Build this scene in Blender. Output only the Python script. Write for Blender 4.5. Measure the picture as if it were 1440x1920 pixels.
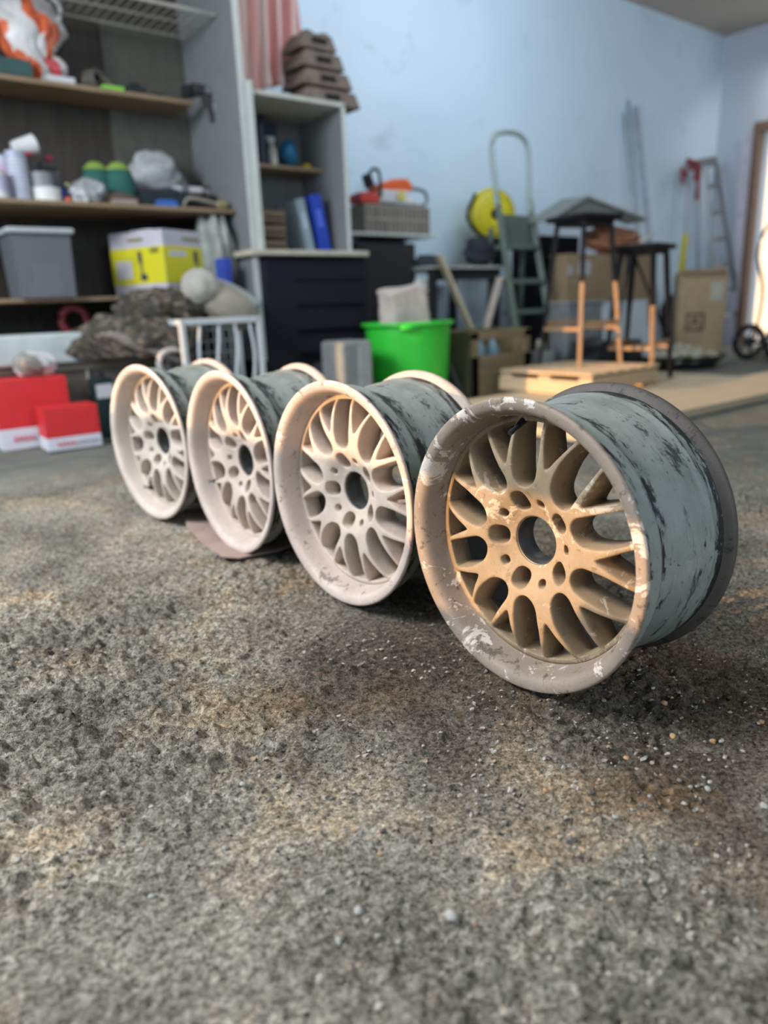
import bpy, bmesh, math, random
import numpy as np
from mathutils import Vector, Matrix, Euler
from mathutils.geometry import delaunay_2d_cdt
PI = math.pi
C = bpy.context.scene.collection
for o in list(bpy.data.objects): bpy.data.objects.remove(o)
random.seed(7); rng = np.random.default_rng(11)

# ---------------------------------------------------------------- camera
F_PX, PITCH, ROLL, CAM_H, HEAD = 1360.0, math.radians(15.80), math.radians(-2.32), 0.598, math.radians(37.5)
# world: X runs right along the back wall, Y into the room towards it, Z up; camera heading is HEAD from +Y towards +X
_f = Vector((math.sin(HEAD)*math.cos(PITCH), math.cos(HEAD)*math.cos(PITCH), -math.sin(PITCH)))
_r0 = Vector((math.cos(HEAD), -math.sin(HEAD), 0)); _u0 = _r0.cross(_f)
_r = _r0*math.cos(ROLL) + _u0*math.sin(ROLL); _u = -_r0*math.sin(ROLL) + _u0*math.cos(ROLL)
cd = bpy.data.cameras.new('camera'); cam = bpy.data.objects.new('camera', cd); C.objects.link(cam)
cam.matrix_world = Matrix(((_r.x,_u.x,-_f.x,0),(_r.y,_u.y,-_f.y,0),(_r.z,_u.z,-_f.z,CAM_H),(0,0,0,1)))
cd.sensor_fit = 'VERTICAL'; cd.sensor_height = 34.6; cd.lens = F_PX/1920*34.6; cd.clip_start = .02
cd.dof.use_dof = True; cd.dof.focus_distance = 1.14; cd.dof.aperture_fstop = 1.9
bpy.context.scene.camera = cam

# ---------------------------------------------------------------- light
vs = bpy.context.scene.view_settings
vs.view_transform = 'Standard'; vs.look = 'None'; vs.gamma = 1; vs.use_curve_mapping = False
vs.exposure = 0.0
wd = bpy.data.worlds.new('sky'); bpy.context.scene.world = wd; wd.use_nodes = True
wd.node_tree.nodes['Background'].inputs[0].default_value = (.72,.86,1,1)
wd.node_tree.nodes['Background'].inputs[1].default_value = 1.0
SUN_AZ, SUN_EL = math.radians(16), math.radians(9)      # light travels along +X, a little towards -Y
sd = bpy.data.lights.new('sun','SUN'); sd.energy = 5.0; sd.angle = math.radians(.45); sd.color = (1,.59,.26)
sun = bpy.data.objects.new('sun', sd); C.objects.link(sun)
_sd = Vector((math.cos(SUN_EL)*math.cos(SUN_AZ), -math.cos(SUN_EL)*math.sin(SUN_AZ), -math.sin(SUN_EL)))
sun.rotation_euler = _sd.to_track_quat('-Z','Y').to_euler()
def area(name, loc, to, sx, sy, power, col):
    l = bpy.data.lights.new(name,'AREA'); l.shape='RECTANGLE'; l.size=sx; l.size_y=sy; l.energy=power; l.color=col
    o = bpy.data.objects.new(name,l); C.objects.link(o); o.location=loc
    o.rotation_euler=(Vector(to)-Vector(loc)).to_track_quat('-Z','Y').to_euler(); return o
area('garage_door_daylight', (-1.6,2.3,2.3), (1.1,1.2,.2), 2.0, 1.2, 250, (.93,.96,1.0))
area('added_side_fill', (.6,-2.2,2.2), (3.6,4.85,2.0), 2.4, 1.2, 55, (.74,.87,1.0))  # added fill from the camera side to brighten the back wall
area('added_wall_fill', (4.0,2.7,3.28), (4.1,4.85,1.9), 2.4, .6, 66, (.78,.89,1.0))  # unseen lamp added under the ceiling to lift the blue back wall

# ---------------------------------------------------------------- helpers
def at(px, py, w):
    "point where the sight line of a photo pixel meets the plane Y = w"
    d = _f + _r*((px-720)/F_PX) - _u*((py-960)/F_PX)
    return Vector((0,0,CAM_H)) + d*(w/d.y)
def atz(px, py, z):
    d = _f + _r*((px-720)/F_PX) - _u*((py-960)/F_PX)
    return Vector((0,0,CAM_H)) + d*((z-CAM_H)/d.z)
def atx(px, py, x):
    d = _f + _r*((px-720)/F_PX) - _u*((py-960)/F_PX)
    return Vector((0,0,CAM_H)) + d*(x/d.x)
def nodes(name):
    m = bpy.data.materials.new(name); m.use_nodes = True
    nt = m.node_tree; return m, nt, nt.nodes['Principled BSDF']
def N(nt, kind, **kw):
    n = nt.nodes.new(kind)
    for k, v in kw.items():
        if k in n.inputs: n.inputs[k].default_value = v
        else: setattr(n, k, v)
    return n
def ramp(nt, src, stops, interp='LINEAR'):
    r = nt.nodes.new('ShaderNodeValToRGB'); r.color_ramp.interpolation = interp
    e = r.color_ramp.elements
    while len(e) < len(stops): e.new(.5)
    for i,(p,c) in enumerate(stops):
        e[i].position = p; e[i].color = (c,c,c,1) if not isinstance(c,(tuple,list)) else (*c,1)
    nt.links.new(src, r.inputs[0]); return r.outputs[0]
def mix(nt, fac, a, b, mode='MIX'):
    n = nt.nodes.new('ShaderNodeMix'); n.data_type='RGBA'; n.blend_type = mode
    for sock, v in ((n.inputs[0],fac),(n.inputs[6],a),(n.inputs[7],b)):
        if hasattr(v,'links'): nt.links.new(v, sock)
        elif isinstance(v,(tuple,list)): sock.default_value = (*v,1)
        else: sock.default_value = v
    return n.outputs[2]
def bump(nt, bs, h, strength, dist):
    b = N(nt,'ShaderNodeBump'); b.inputs['Strength'].default_value=strength; b.inputs['Distance'].default_value=dist
    nt.links.new(h, b.inputs['Height']); nt.links.new(b.outputs[0], bs.inputs['Normal']); return b
_mc = {}
def M(col, rough=.6, metal=0, var=.12, scale=12, bmp=0, emit=None, alpha=1, trans=0):
    "plain procedural material: colour broken up by a noise"
    key = (tuple(col),rough,metal,var,scale,bmp,emit,alpha,trans)
    if key in _mc: return _mc[key]
    m, nt, bs = nodes('surface'); tc = N(nt,'ShaderNodeTexCoord')
    n = N(nt,'ShaderNodeTexNoise', Scale=scale, Detail=5.0); nt.links.new(tc.outputs['Object'], n.inputs['Vector'])
    c = ramp(nt, n.outputs[0], [(.3,tuple(max(0,x*(1-var)) for x in col)),(.7,tuple(min(1,x*(1+var)) for x in col))])
    nt.links.new(c, bs.inputs['Base Color']); bs.inputs['Roughness'].default_value=rough; bs.inputs['Metallic'].default_value=metal
    if max(col)<.05 and not metal: bs.inputs['Specular IOR Level'].default_value=.18
    if bmp: bump(nt, bs, n.outputs[0], .6, bmp)
    if alpha<1: bs.inputs['Alpha'].default_value=alpha
    if trans: bs.inputs['Transmission Weight'].default_value=trans; bs.inputs['IOR'].default_value=1.1
    if emit: bs.inputs['Emission Color'].default_value=(*col,1); bs.inputs['Emission Strength'].default_value=emit
    _mc[key]=m; return m
def stripes(c1, c2, scale, axis=0, rough=.7, distort=1.0):
    m, nt, bs = nodes('striped_surface'); tc = N(nt,'ShaderNodeTexCoord'); w = N(nt,'ShaderNodeTexWave', Scale=scale, Distortion=distort, Detail=2.0)
    w.bands_direction = 'XYZ'[axis]; nt.links.new(tc.outputs['Object'], w.inputs['Vector'])
    nt.links.new(ramp(nt, w.outputs[0], [(.35,c1),(.65,c2)]), bs.inputs['Base Color']); bs.inputs['Roughness'].default_value=rough; return m
def wood(c1, c2, axis=0, scale=1.0, rough=.65):
    m, nt, bs = nodes('wood'); tc = N(nt,'ShaderNodeTexCoord'); mp = N(nt,'ShaderNodeMapping')
    s=[9,9,9]; s[axis]=.8; mp.inputs['Scale'].default_value=tuple(v*scale for v in s)
    nt.links.new(tc.outputs['Object'], mp.inputs[0]); n = N(nt,'ShaderNodeTexNoise', Scale=4.0, Detail=6.0, Distortion=.6); nt.links.new(mp.outputs[0], n.inputs['Vector'])
    nt.links.new(ramp(nt, n.outputs[0], [(.3,c1),(.7,c2)]), bs.inputs['Base Color']); bs.inputs['Roughness'].default_value=rough
    bump(nt, bs, n.outputs[0], .3, .002); return m
def obj(name, me, mat=None, parent=None, loc=None, smooth=False, bevel=0, seg=2):
    "link a mesh or bmesh as ONE object"
    if isinstance(me, bmesh.types.BMesh):
        bm = me; me = bpy.data.meshes.new(name); bm.to_mesh(me); bm.free()
    if mat is not None:
        for m in (mat if isinstance(mat,list) else [mat]): me.materials.append(m)
    if smooth: me.shade_smooth()
    o = bpy.data.objects.new(name, me); C.objects.link(o)
    if parent is not None: o.parent = parent
    if loc is not None: o.location = loc
    if bevel:
        b = o.modifiers.new('bevel','BEVEL'); b.width=bevel; b.segments=seg; b.limit_method='ANGLE'
    return o
def tag(o, label, cat, group=None):
    o['label']=label; o['category']=cat
    if group: o['group']=group
    return o
def thing(name, label, cat, loc=(0,0,0), rotz=0, group=None, rot=None):
    o = bpy.data.objects.new(name, None); C.objects.link(o); o.location=loc
    o.rotation_euler = rot if rot else (0,0,rotz); o.empty_display_size=.05
    return tag(o,label,cat,group)
def struct(o): o['kind']='structure'; return o
def copy_tree(o, parent=None):
    c = o.copy(); C.objects.link(c); c.parent = parent
    for ch in o.children: copy_tree(ch, c)
    return c
def box(bm, c, s, rot=None, taper=1.0):
    r = bmesh.ops.create_cube(bm, size=1)
    R = rot.to_matrix() if isinstance(rot, Euler) else (Matrix.Rotation(rot,3,'Z') if rot else Matrix.Identity(3))
    for v in r['verts']:
        k = taper if v.co.z<0 else 1
        v.co = R@Vector((v.co.x*s[0]*k, v.co.y*s[1]*k, v.co.z*s[2])) + Vector(c)
    return r['verts']
def B(*boxes):
    bm = bmesh.new()
    for b in boxes: box(bm, *b)
    return bm
def cyl(bm, c, r, h, r2=None, n=24, rot=None):
    q = bmesh.ops.create_cone(bm, cap_ends=True, segments=n, radius1=r, radius2=r if r2 is None else r2, depth=h)
    R = rot.to_matrix() if isinstance(rot, Euler) else Matrix.Identity(3)
    for v in q['verts']: v.co = R@v.co + Vector(c)
def bar(bm, a, b, w, d=None):
    "square bar from a to b"
    a=Vector(a); b=Vector(b); q=(b-a).to_track_quat('Z','Y').to_matrix(); d=d or w
    r = bmesh.ops.create_cube(bm, size=1)
    for v in r['verts']: v.co = q@Vector((v.co.x*w, v.co.y*d, v.co.z*(b-a).length)) + (a+b)/2
def tube(bm, pts, r, n=10, closed=False):
    pts=[Vector(p) for p in pts]; rings=[]; L=len(pts)
    up=Vector((0,0,1))
    for i,p in enumerate(pts):
        rr = r[i] if isinstance(r,(list,tuple)) else r
        t = (pts[(i+1)%L]-pts[i-1]) if closed else (pts[min(i+1,L-1)]-pts[max(i-1,0)])
        t.normalize(); a = t.cross(up if abs(t.z)<.95 else Vector((1,0,0))).normalized(); b = t.cross(a)
        rings.append([bm.verts.new(p+a*(rr*math.cos(2*PI*k/n))+b*(rr*math.sin(2*PI*k/n))) for k in range(n)])
    for i in range(L if closed else L-1):
        A=rings[i]; D=rings[(i+1)%L]
        for k in range(n): bm.faces.new((A[k],A[(k+1)%n],D[(k+1)%n],D[k]))
    if not closed:
        bm.faces.new(rings[0]); bm.faces.new(rings[-1][::-1])
def lathe(prof, n=48, axis='Z', uv=False, closed=False, y0=0):
    "profile (r, h) turned about an axis"
    bm = bmesh.new(); ul = bm.loops.layers.uv.new('UVMap') if uv else None
    rings=[]
    for r,h in prof:
        ring=[]
        for k in range(n):
            a=2*PI*k/n
            p = (r*math.cos(a), r*math.sin(a), h) if axis=='Z' else (h, -r*math.cos(a), r*math.sin(a))
            ring.append(bm.verts.new(p))
        rings.append(ring)
    L=len(prof); cum=[0]
    for i in range(1,L): cum.append(cum[-1]+math.dist(prof[i],prof[i-1]))
    for i in range(L-1):
        for k in range(n):
            f=bm.faces.new((rings[i][k],rings[i][(k+1)%n],rings[i+1][(k+1)%n],rings[i+1][k]))
            if uv:
                for l,(uu,vv) in zip(f.loops,((k,i),(k+1,i),(k+1,i+1),(k,i+1))): l[ul].uv=(uu/n*1.4, cum[vv])
    bmesh.ops.recalc_face_normals(bm, faces=bm.faces)
    return bm
def smoothpath(pts, n=6):
    "Catmull-Rom"
    P=[Vector(p) for p in pts]; P=[P[0]*2-P[1]]+P+[P[-1]*2-P[-2]]; out=[]
    for i in range(1,len(P)-2):
        for k in range(n):
            t=k/n; a,b,c,d=P[i-1:i+3]
            out.append(.5*((2*b)+(c-a)*t+(2*a-5*b+4*c-d)*t*t+(3*b-a-3*c+d)*t**3))
    out.append(P[-2]); return out
def blob(seed, s, amp=.25, freq=2.2, sub=3, flat=0, fold=0):
    "crumpled closed lump of size s; flat cuts its underside level"
    r = np.random.default_rng(seed); bm = bmesh.new(); bmesh.ops.create_icosphere(bm, subdivisions=sub, radius=1)
    K=[(r.normal(size=3)*freq*(1+j*.6), r.uniform(0,6.28), amp/(1+j*.55)) for j in range(7)]
    for v in bm.verts:
        p=np.array(v.co); d=sum(a*math.sin(float(k@p)+ph) for k,ph,a in K)
        if fold: d=d*.6+fold*(abs(math.sin(float(K[0][0]@p)*1.8+K[1][1]))-.5)
        q=p*(1+d)
        if flat and q[2]<-flat: q[2]=-flat+(q[2]+flat)*.05
        v.co=(q[0]*s[0]/2,q[1]*s[1]/2,q[2]*s[2]/2)
    return bm
# value noise used for ground and cloth
def vnoise(X, Y, cell, seed):
    r = np.random.default_rng(seed); G = r.random((256,256)); x=X/cell; y=Y/cell
    i=np.floor(x).astype(int); j=np.floor(y).astype(int); fx=x-i; fy=y-j; fx=fx*fx*(3-2*fx); fy=fy*fy*(3-2*fy)
    g=lambda a,b: G[a%256,b%256]
    return (g(i,j)*(1-fx)+g(i+1,j)*fx)*(1-fy)+(g(i,j+1)*(1-fx)+g(i+1,j+1)*fx)*fy-.5

# ---------------------------------------------------------------- room
WALL_Y, WALL_X, CEIL = 4.85, 8.80, 3.35
def ground_height(X, Y):
    rough = np.clip(1.35-np.hypot(X-.7,Y-1.0)/4.2,0,1)
    big = vnoise(X,Y,.55,1)*.012+vnoise(X,Y,.21,2)*.007
    mid = vnoise(X,Y,.075,3)*.0055+vnoise(X*1.0+Y*.3,Y,.034,4)*.0046
    fine = vnoise(X,Y-.4*X,.019,5)*.0100+vnoise(X+.5*Y,Y,.0100,6)*.0115
    ridge = np.abs(vnoise(X,Y,.028,7))*.014 + np.maximum(vnoise(X,Y,.013,17)-.12,0)*.030
    patch = np.clip(.5+vnoise(X,Y,.3,8)*1.6,.22,1)
    return big*rough + 1.25*(mid + (fine+ridge)*patch)*rough - .002 - .0090*rough
m, nt, bs = nodes('packed_dirt_concrete')
tc = N(nt,'ShaderNodeTexCoord'); P_ = tc.outputs['Object']
def nz(scale, det=6, dist=0, rough=.6):
    n = N(nt,'ShaderNodeTexNoise', Scale=scale, Detail=det, Distortion=dist, Roughness=rough); nt.links.new(P_, n.inputs['Vector']); return n.outputs[0]
c0 = ramp(nt, nz(110,8,0,.8), [(.37,(.075,.069,.055)),(.46,(.26,.245,.20)),(.53,(.48,.455,.385)),(.63,(.86,.82,.72))])
big_ = ramp(nt, nz(1.7,4), [(.38,(.78,.75,.70)),(.60,(1.55,1.50,1.42))])
c1 = mix(nt, .85, c0, big_, 'MULTIPLY')
med = ramp(nt, nz(7,5,.5), [(.35,.62),(.62,1.2)])
c1 = mix(nt, .7, c1, med, 'MULTIPLY')
tanm = ramp(nt, nz(3.3,7,.3,.7), [(.50,0),(.64,1)])
c2 = mix(nt, tanm, c1, mix(nt, .75, c1, (1.55,1.18,.88), 'MULTIPLY'))
spk = ramp(nt, nz(230,3), [(.60,0),(.66,1)])
c3 = mix(nt, spk, c2, (.58,.55,.49)); spd = ramp(nt, nz(170,3,1), [(.34,1),(.40,0)]); c3 = mix(nt, spd, c3, (.03,.028,.024))
# dark oily soil around the wheels
gx = N(nt,'ShaderNodeVectorMath', operation='SUBTRACT'); gx.inputs[1].default_value=(.95,.75,0); nt.links.new(P_, gx.inputs[0])
gm = N(nt,'ShaderNodeVectorMath', operation='MULTIPLY'); gm.inputs[1].default_value=(1.1,.55,0); nt.links.new(gx.outputs[0], gm.inputs[0])
gl = N(nt,'ShaderNodeVectorMath', operation='LENGTH'); nt.links.new(gm.outputs[0], gl.inputs[0])
ad = N(nt,'ShaderNodeMath', operation='ADD'); nt.links.new(gl.outputs['Value'], ad.inputs[0])
sc = N(nt,'ShaderNodeMath', operation='MULTIPLY'); sc.inputs[1].default_value=.9; nt.links.new(nz(4,6,.5), sc.inputs[0]); nt.links.new(sc.outputs[0], ad.inputs[1])
dk = ramp(nt, ad.outputs[0], [(.62,1),(1.02,0)])
c4 = mix(nt, dk, c3, mix(nt, .9, c3, (.40,.33,.28), 'MULTIPLY'))
# rusty crumbs of paint and soil
rs = ramp(nt, nz(26,5,0,.75), [(.63,0),(.69,1)])
rsm = N(nt,'ShaderNodeMath', operation='MULTIPLY'); nt.links.new(rs, rsm.inputs[0]); nt.links.new(ramp(nt, ad.outputs[0],[(.7,1),(1.3,0)]), rsm.inputs[1])
c5 = mix(nt, rsm.outputs[0], c4, (.40,.24,.12))
# swept concrete further in
sp = N(nt,'ShaderNodeSeparateXYZ'); nt.links.new(P_, sp.inputs[0])
far0 = N(nt,'ShaderNodeMapRange'); far0.inputs[1].default_value=1.9; far0.inputs[2].default_value=3.0; nt.links.new(sp.outputs[0], far0.inputs[0])
far1 = N(nt,'ShaderNodeMapRange'); far1.inputs[1].default_value=2.7; far1.inputs[2].default_value=3.4; nt.links.new(sp.outputs[1], far1.inputs[0])
far = N(nt,'ShaderNodeMath', operation='MAXIMUM'); nt.links.new(far0.outputs[0],far.inputs[0]); nt.links.new(far1.outputs[0],far.inputs[1])
c6 = mix(nt, far.outputs[0], c5, ramp(nt, nz(9,6), [(.3,(.22,.23,.20)),(.7,(.34,.35,.31))]))
nt.links.new(c6, bs.inputs['Base Color']); bs.inputs['Roughness'].default_value=.92; bs.inputs['Specular IOR Level'].default_value=.25
hs = N(nt,'ShaderNodeMath', operation='ADD'); nt.links.new(nz(130,5,0,.8), hs.inputs[0]); nt.links.new(nz(420,3,0,.8), hs.inputs[1])
bump(nt, bs, hs.outputs[0], 1.0, .009)
M_ground = m
# tensor grid, fine where the photographer stands and coarse in the far corners (in the room's own axes turned by HEAD)
gx_ = np.concatenate([np.linspace(-9,-1.3,26)[:-1], np.arange(-1.3,1.6,.0042), np.linspace(1.6,12,44)[1:]])
gy_ = np.concatenate([np.linspace(-4,.3,14)[:-1], np.arange(.3,2.6,.0042), np.linspace(2.6,12,60)[1:]])
GX,GY = np.meshgrid(gx_,gy_); ch,sh=math.cos(HEAD),math.sin(HEAD)
X = GX*ch+GY*sh; Y = -GX*sh+GY*ch; Z = ground_height(X,Y)
X=np.clip(X,-1.8,WALL_X); Y=np.clip(Y,-3.2,WALL_Y)
nx,ny=len(gx_),len(gy_); idx=np.arange(nx*ny).reshape(ny,nx)
F4=np.stack([idx[:-1,:-1],idx[:-1,1:],idx[1:,1:],idx[1:,:-1]],-1).reshape(-1,4)
me=bpy.data.meshes.new('floor'); me.vertices.add(nx*ny); me.vertices.foreach_set('co', np.stack([X,Y,Z],-1).reshape(-1).astype(np.float32))
me.loops.add(F4.size); me.polygons.add(len(F4)); me.loops.foreach_set('vertex_index', F4.reshape(-1).astype(np.int32))
me.polygons.foreach_set('loop_start', np.arange(0,F4.size,4,dtype=np.int32)); me.update(calc_edges=True); me.validate()
fl=obj('floor', me, M_ground, smooth=True); struct(fl)

def wallmat(c1, c2, stain):
    m, nt, bs = nodes('painted_plaster'); tc=N(nt,'ShaderNodeTexCoord')
    n=N(nt,'ShaderNodeTexNoise', Scale=1.3, Detail=5.0); n2=N(nt,'ShaderNodeTexNoise', Scale=3.5, Detail=8.0, Distortion=1.0); n3=N(nt,'ShaderNodeTexNoise', Scale=30.0, Detail=3.0)
    for q in (n,n2,n3): nt.links.new(tc.outputs['Object'], q.inputs['Vector'])
    c=ramp(nt,n.outputs[0],[(.3,c1),(.7,c2)]); c=mix(nt, ramp(nt,n2.outputs[0],[(.62,0),(.78,.45)]), c, stain)
    nt.links.new(c, bs.inputs['Base Color']); bs.inputs['Roughness'].default_value=.55; bump(nt,bs,n3.outputs[0],.25,.004); return m
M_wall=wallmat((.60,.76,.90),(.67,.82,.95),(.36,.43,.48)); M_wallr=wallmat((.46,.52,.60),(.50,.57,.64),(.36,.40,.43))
struct(obj('wall_back', B(((3.5,WALL_Y+.1,CEIL/2),(11.0,.2,CEIL))), M_wall))
# right wall with the outer doorway
DY0,DY1,DZ=2.9,4.33,2.30
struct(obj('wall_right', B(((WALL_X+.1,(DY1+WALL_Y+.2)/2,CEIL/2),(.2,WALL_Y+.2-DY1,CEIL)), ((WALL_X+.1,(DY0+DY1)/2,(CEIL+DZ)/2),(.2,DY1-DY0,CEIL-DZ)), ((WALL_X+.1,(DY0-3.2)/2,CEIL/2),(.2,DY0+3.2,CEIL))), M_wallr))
struct(obj('ceiling', B(((3.5,.9,CEIL+.1),(11.0,8.3,.2))), wallmat((.42,.35,.28),(.50,.42,.34),(.3,.25,.2))))
struct(obj('wall_front', B(((5.0,-3.3,CEIL/2),(8.0,.2,CEIL)),((-1.6,-3.3,CEIL/2),(.6,.2,CEIL)),((-.15,-3.3,3.0),(2.3,.2,.7))), M_wall))
def prism(bm, poly, a0, a1, axis='X'):
    "polygon extruded along an axis; poly is (y,z) for X, (x,z) for Y, (x,y) for Z"
    def p(q,a): return {'X':(a,q[0],q[1]),'Y':(q[0],a,q[1]),'Z':(q[0],q[1],a)}[axis]
    A=[bm.verts.new(p(q,a0)) for q in poly]; D=[bm.verts.new(p(q,a1)) for q in poly]
    fs=[bm.faces.new(A), bm.faces.new(D[::-1])]
    for i in range(len(poly)): fs.append(bm.faces.new((A[i],D[i],D[(i+1)%len(poly)],A[(i+1)%len(poly)])))
    bmesh.ops.recalc_face_normals(bm, faces=fs)
# unseen left wall; opening outline shaped so sun bands fall on rims and stools
bm=bmesh.new()
prism(bm,[(-3.2,0),(WALL_Y,0),(WALL_Y,1.73),(4.80,1.73),(4.80,.73),(1.82,.73),(1.70,.51),(1.40,.51),(1.36,.60),(-3.2,.60)],-2.0,-1.8)
prism(bm,[(-3.2,.60),(1.20,.60),(1.20,.778),(1.745,.778),(1.77,1.73),(-3.2,1.73)],-2.0,-1.8)
prism(bm,[(-3.2,1.73),(WALL_Y,1.73),(WALL_Y,CEIL),(-3.2,CEIL)],-2.0,-1.8)
struct(obj('unseen_wall_left', bm, M_wall))
struct(obj('trim_1', B(((WALL_X-.015,DY1+.145,DZ/2),(.03,.13,DZ))), M((.62,.60,.70),.5), bevel=.004))
# doorway on the right and the yard behind it
fr=B(((WALL_X-.02,DY1+.03,DZ/2),(.12,.08,DZ)),((WALL_X-.02,DY0-.03,DZ/2),(.12,.08,DZ)),((WALL_X-.02,(DY0+DY1)/2,DZ+.04),(.12,DY1-DY0+.14,.09)))
struct(obj('door_1', fr, M((.20,.12,.09),.6), bevel=.006))
yd=B(((WALL_X+2.6,3.2,1.6),(.2,5.5,3.2)))
o=struct(obj('wall_outside', yd, M((.85,.80,.70),.8,0,.05,5)))
struct(obj('ground_outside', B(((WALL_X+1.5,3.2,-.06),(3.2,5.5,.1))), M((.62,.60,.62),.9)))
area('yard_daylight', (WALL_X+.9,3.4,3.6), (WALL_X+2.5,3.5,1.2), 1.5, 3.0, 110, (1,.97,.9))

# ---------------------------------------------------------------- wheels
def D_front(r):
    return float(np.interp(r,[0,.0415,.050,.060,.070,.080,.090,.110,.130,.150,.165,.180,.190,.1935,.199],
                             [.056,.0555,.0535,.0488,.0435,.0385,.0348,.0318,.0300,.0320,.0350,.0400,.0455,.0480,.0470]))
STEM0=1.5  # degrees of the first spoke stem in the reference wheel
def pol(r,a): return (r*math.cos(a), r*math.sin(a))
def loop_u(k,e):
    "window between two spoke stems, k=0..9; e shrinks it"
    cen=math.radians(STEM0+18+36*k)
    # closed ends lean towards the stem that carries a bolt hole (stems 1,3,5,7,9)
    sgn = 1 if k%2==0 else -1
    hw=lambda r: np.interp(r,[.088,.100,.112,.130,.150,.170,.185,.195],[.0195,.0222,.0250,.0275,.0285,.0278,.0262,.0248])
    r0,r1=.0875+e,.1935-e; rc=.112; A=[];Bp=[]
    for i in range(27):
        t=i/26; r=r0+(r1-r0)*(t*t*(1.4-.4*t) if t<1 else 1)
        h=float(hw(r))-e*1.0
        if r<rc: h*= math.sqrt(max(0,1-((rc-r)/(rc-r0))**2.2))
        off = sgn*math.radians(3.6)*(1-min(1,max(0,(r-.088)/.06)))**1.5
        A.append((r,cen+off-h/r)); 
        if i>0: Bp.append((r,cen+off+h/r))
    pts=[pol(*q) for q in A]
    a0,a1=A[-1][1],Bp[-1][1]
    pts+=[pol(r1,a0+(a1-a0)*j/8) for j in range(1,8)]
    pts+=[pol(*q) for q in Bp[::-1]]
    return pts
def loop_v(k,e):
    cen=math.radians(STEM0+36*k)
    hw=lambda r: np.interp(r,[.1255,.135,.150,.165,.180,.195],[.0022,.0068,.0135,.0205,.0270,.0325])
    r0,r1=.1255+e*1.9,.1935-e; A=[];Bp=[]
    for i in range(19):
        t=i/18; r=r0+(r1-r0)*t**1.3; h=max(.0008,float(hw(r))-e*1.05)
        if i==0: h=0
        if i in (1,2): h*=.9
        A.append((r,cen-h/r)); 
        if i>0: Bp.append((r,cen+h/r))
    pts=[pol(*q) for q in A]; a0,a1=A[-1][1],Bp[-1][1]
    pts+=[pol(r1,a0+(a1-a0)*j/9) for j in range(1,9)]
    pts+=[pol(*q) for q in Bp[::-1]]; return pts
def loop_e(rc,adeg,ht,hr,e,n=28):
    a=math.radians(adeg); cx,cy=rc*math.cos(a),rc*math.sin(a); pts=[]
    for i in range(n):
        t=2*PI*i/n; q=2/2.5
        x=(hr-e)*math.copysign(abs(math.cos(t))**q,math.cos(t)); y=(ht-e)*math.copysign(abs(math.sin(t))**q,math.sin(t))
        pts.append((cx+x*math.cos(a)-y*math.sin(a), cy+x*math.sin(a)+y*math.cos(a)))
    return pts
def all_loops(e):
    L=[]
    for k in range(10): L.append(loop_u(k,e)); L.append(loop_v(k,e*.9))
    for k in range(5):
        L.append(loop_e(.0675,STEM0+36+72*k,.0175,.0180,e*.7)); L.append(loop_e(.0680,STEM0+1+72*k,.0088,.0078,e*.55))
    eb=min(e,.0035)
    L.append([pol(.0415-eb*.6,2*PI*i/72) for i in range(72)])
    return L
def inside(P,poly):
    x,y=P[:,0],P[:,1]; c=np.zeros(len(P),bool); q=np.array(poly); j=len(q)-1
    for i in range(len(q)):
        cond=((q[i,1]>y)!=(q[j,1]>y)); 
        with np.errstate(divide='ignore',invalid='ignore'):
            xx=(q[j,0]-q[i,0])*(y-q[i,1])/(q[j,1]-q[i,1])+q[i,0]
        c^=cond&(x<xx); j=i
    return c
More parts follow.
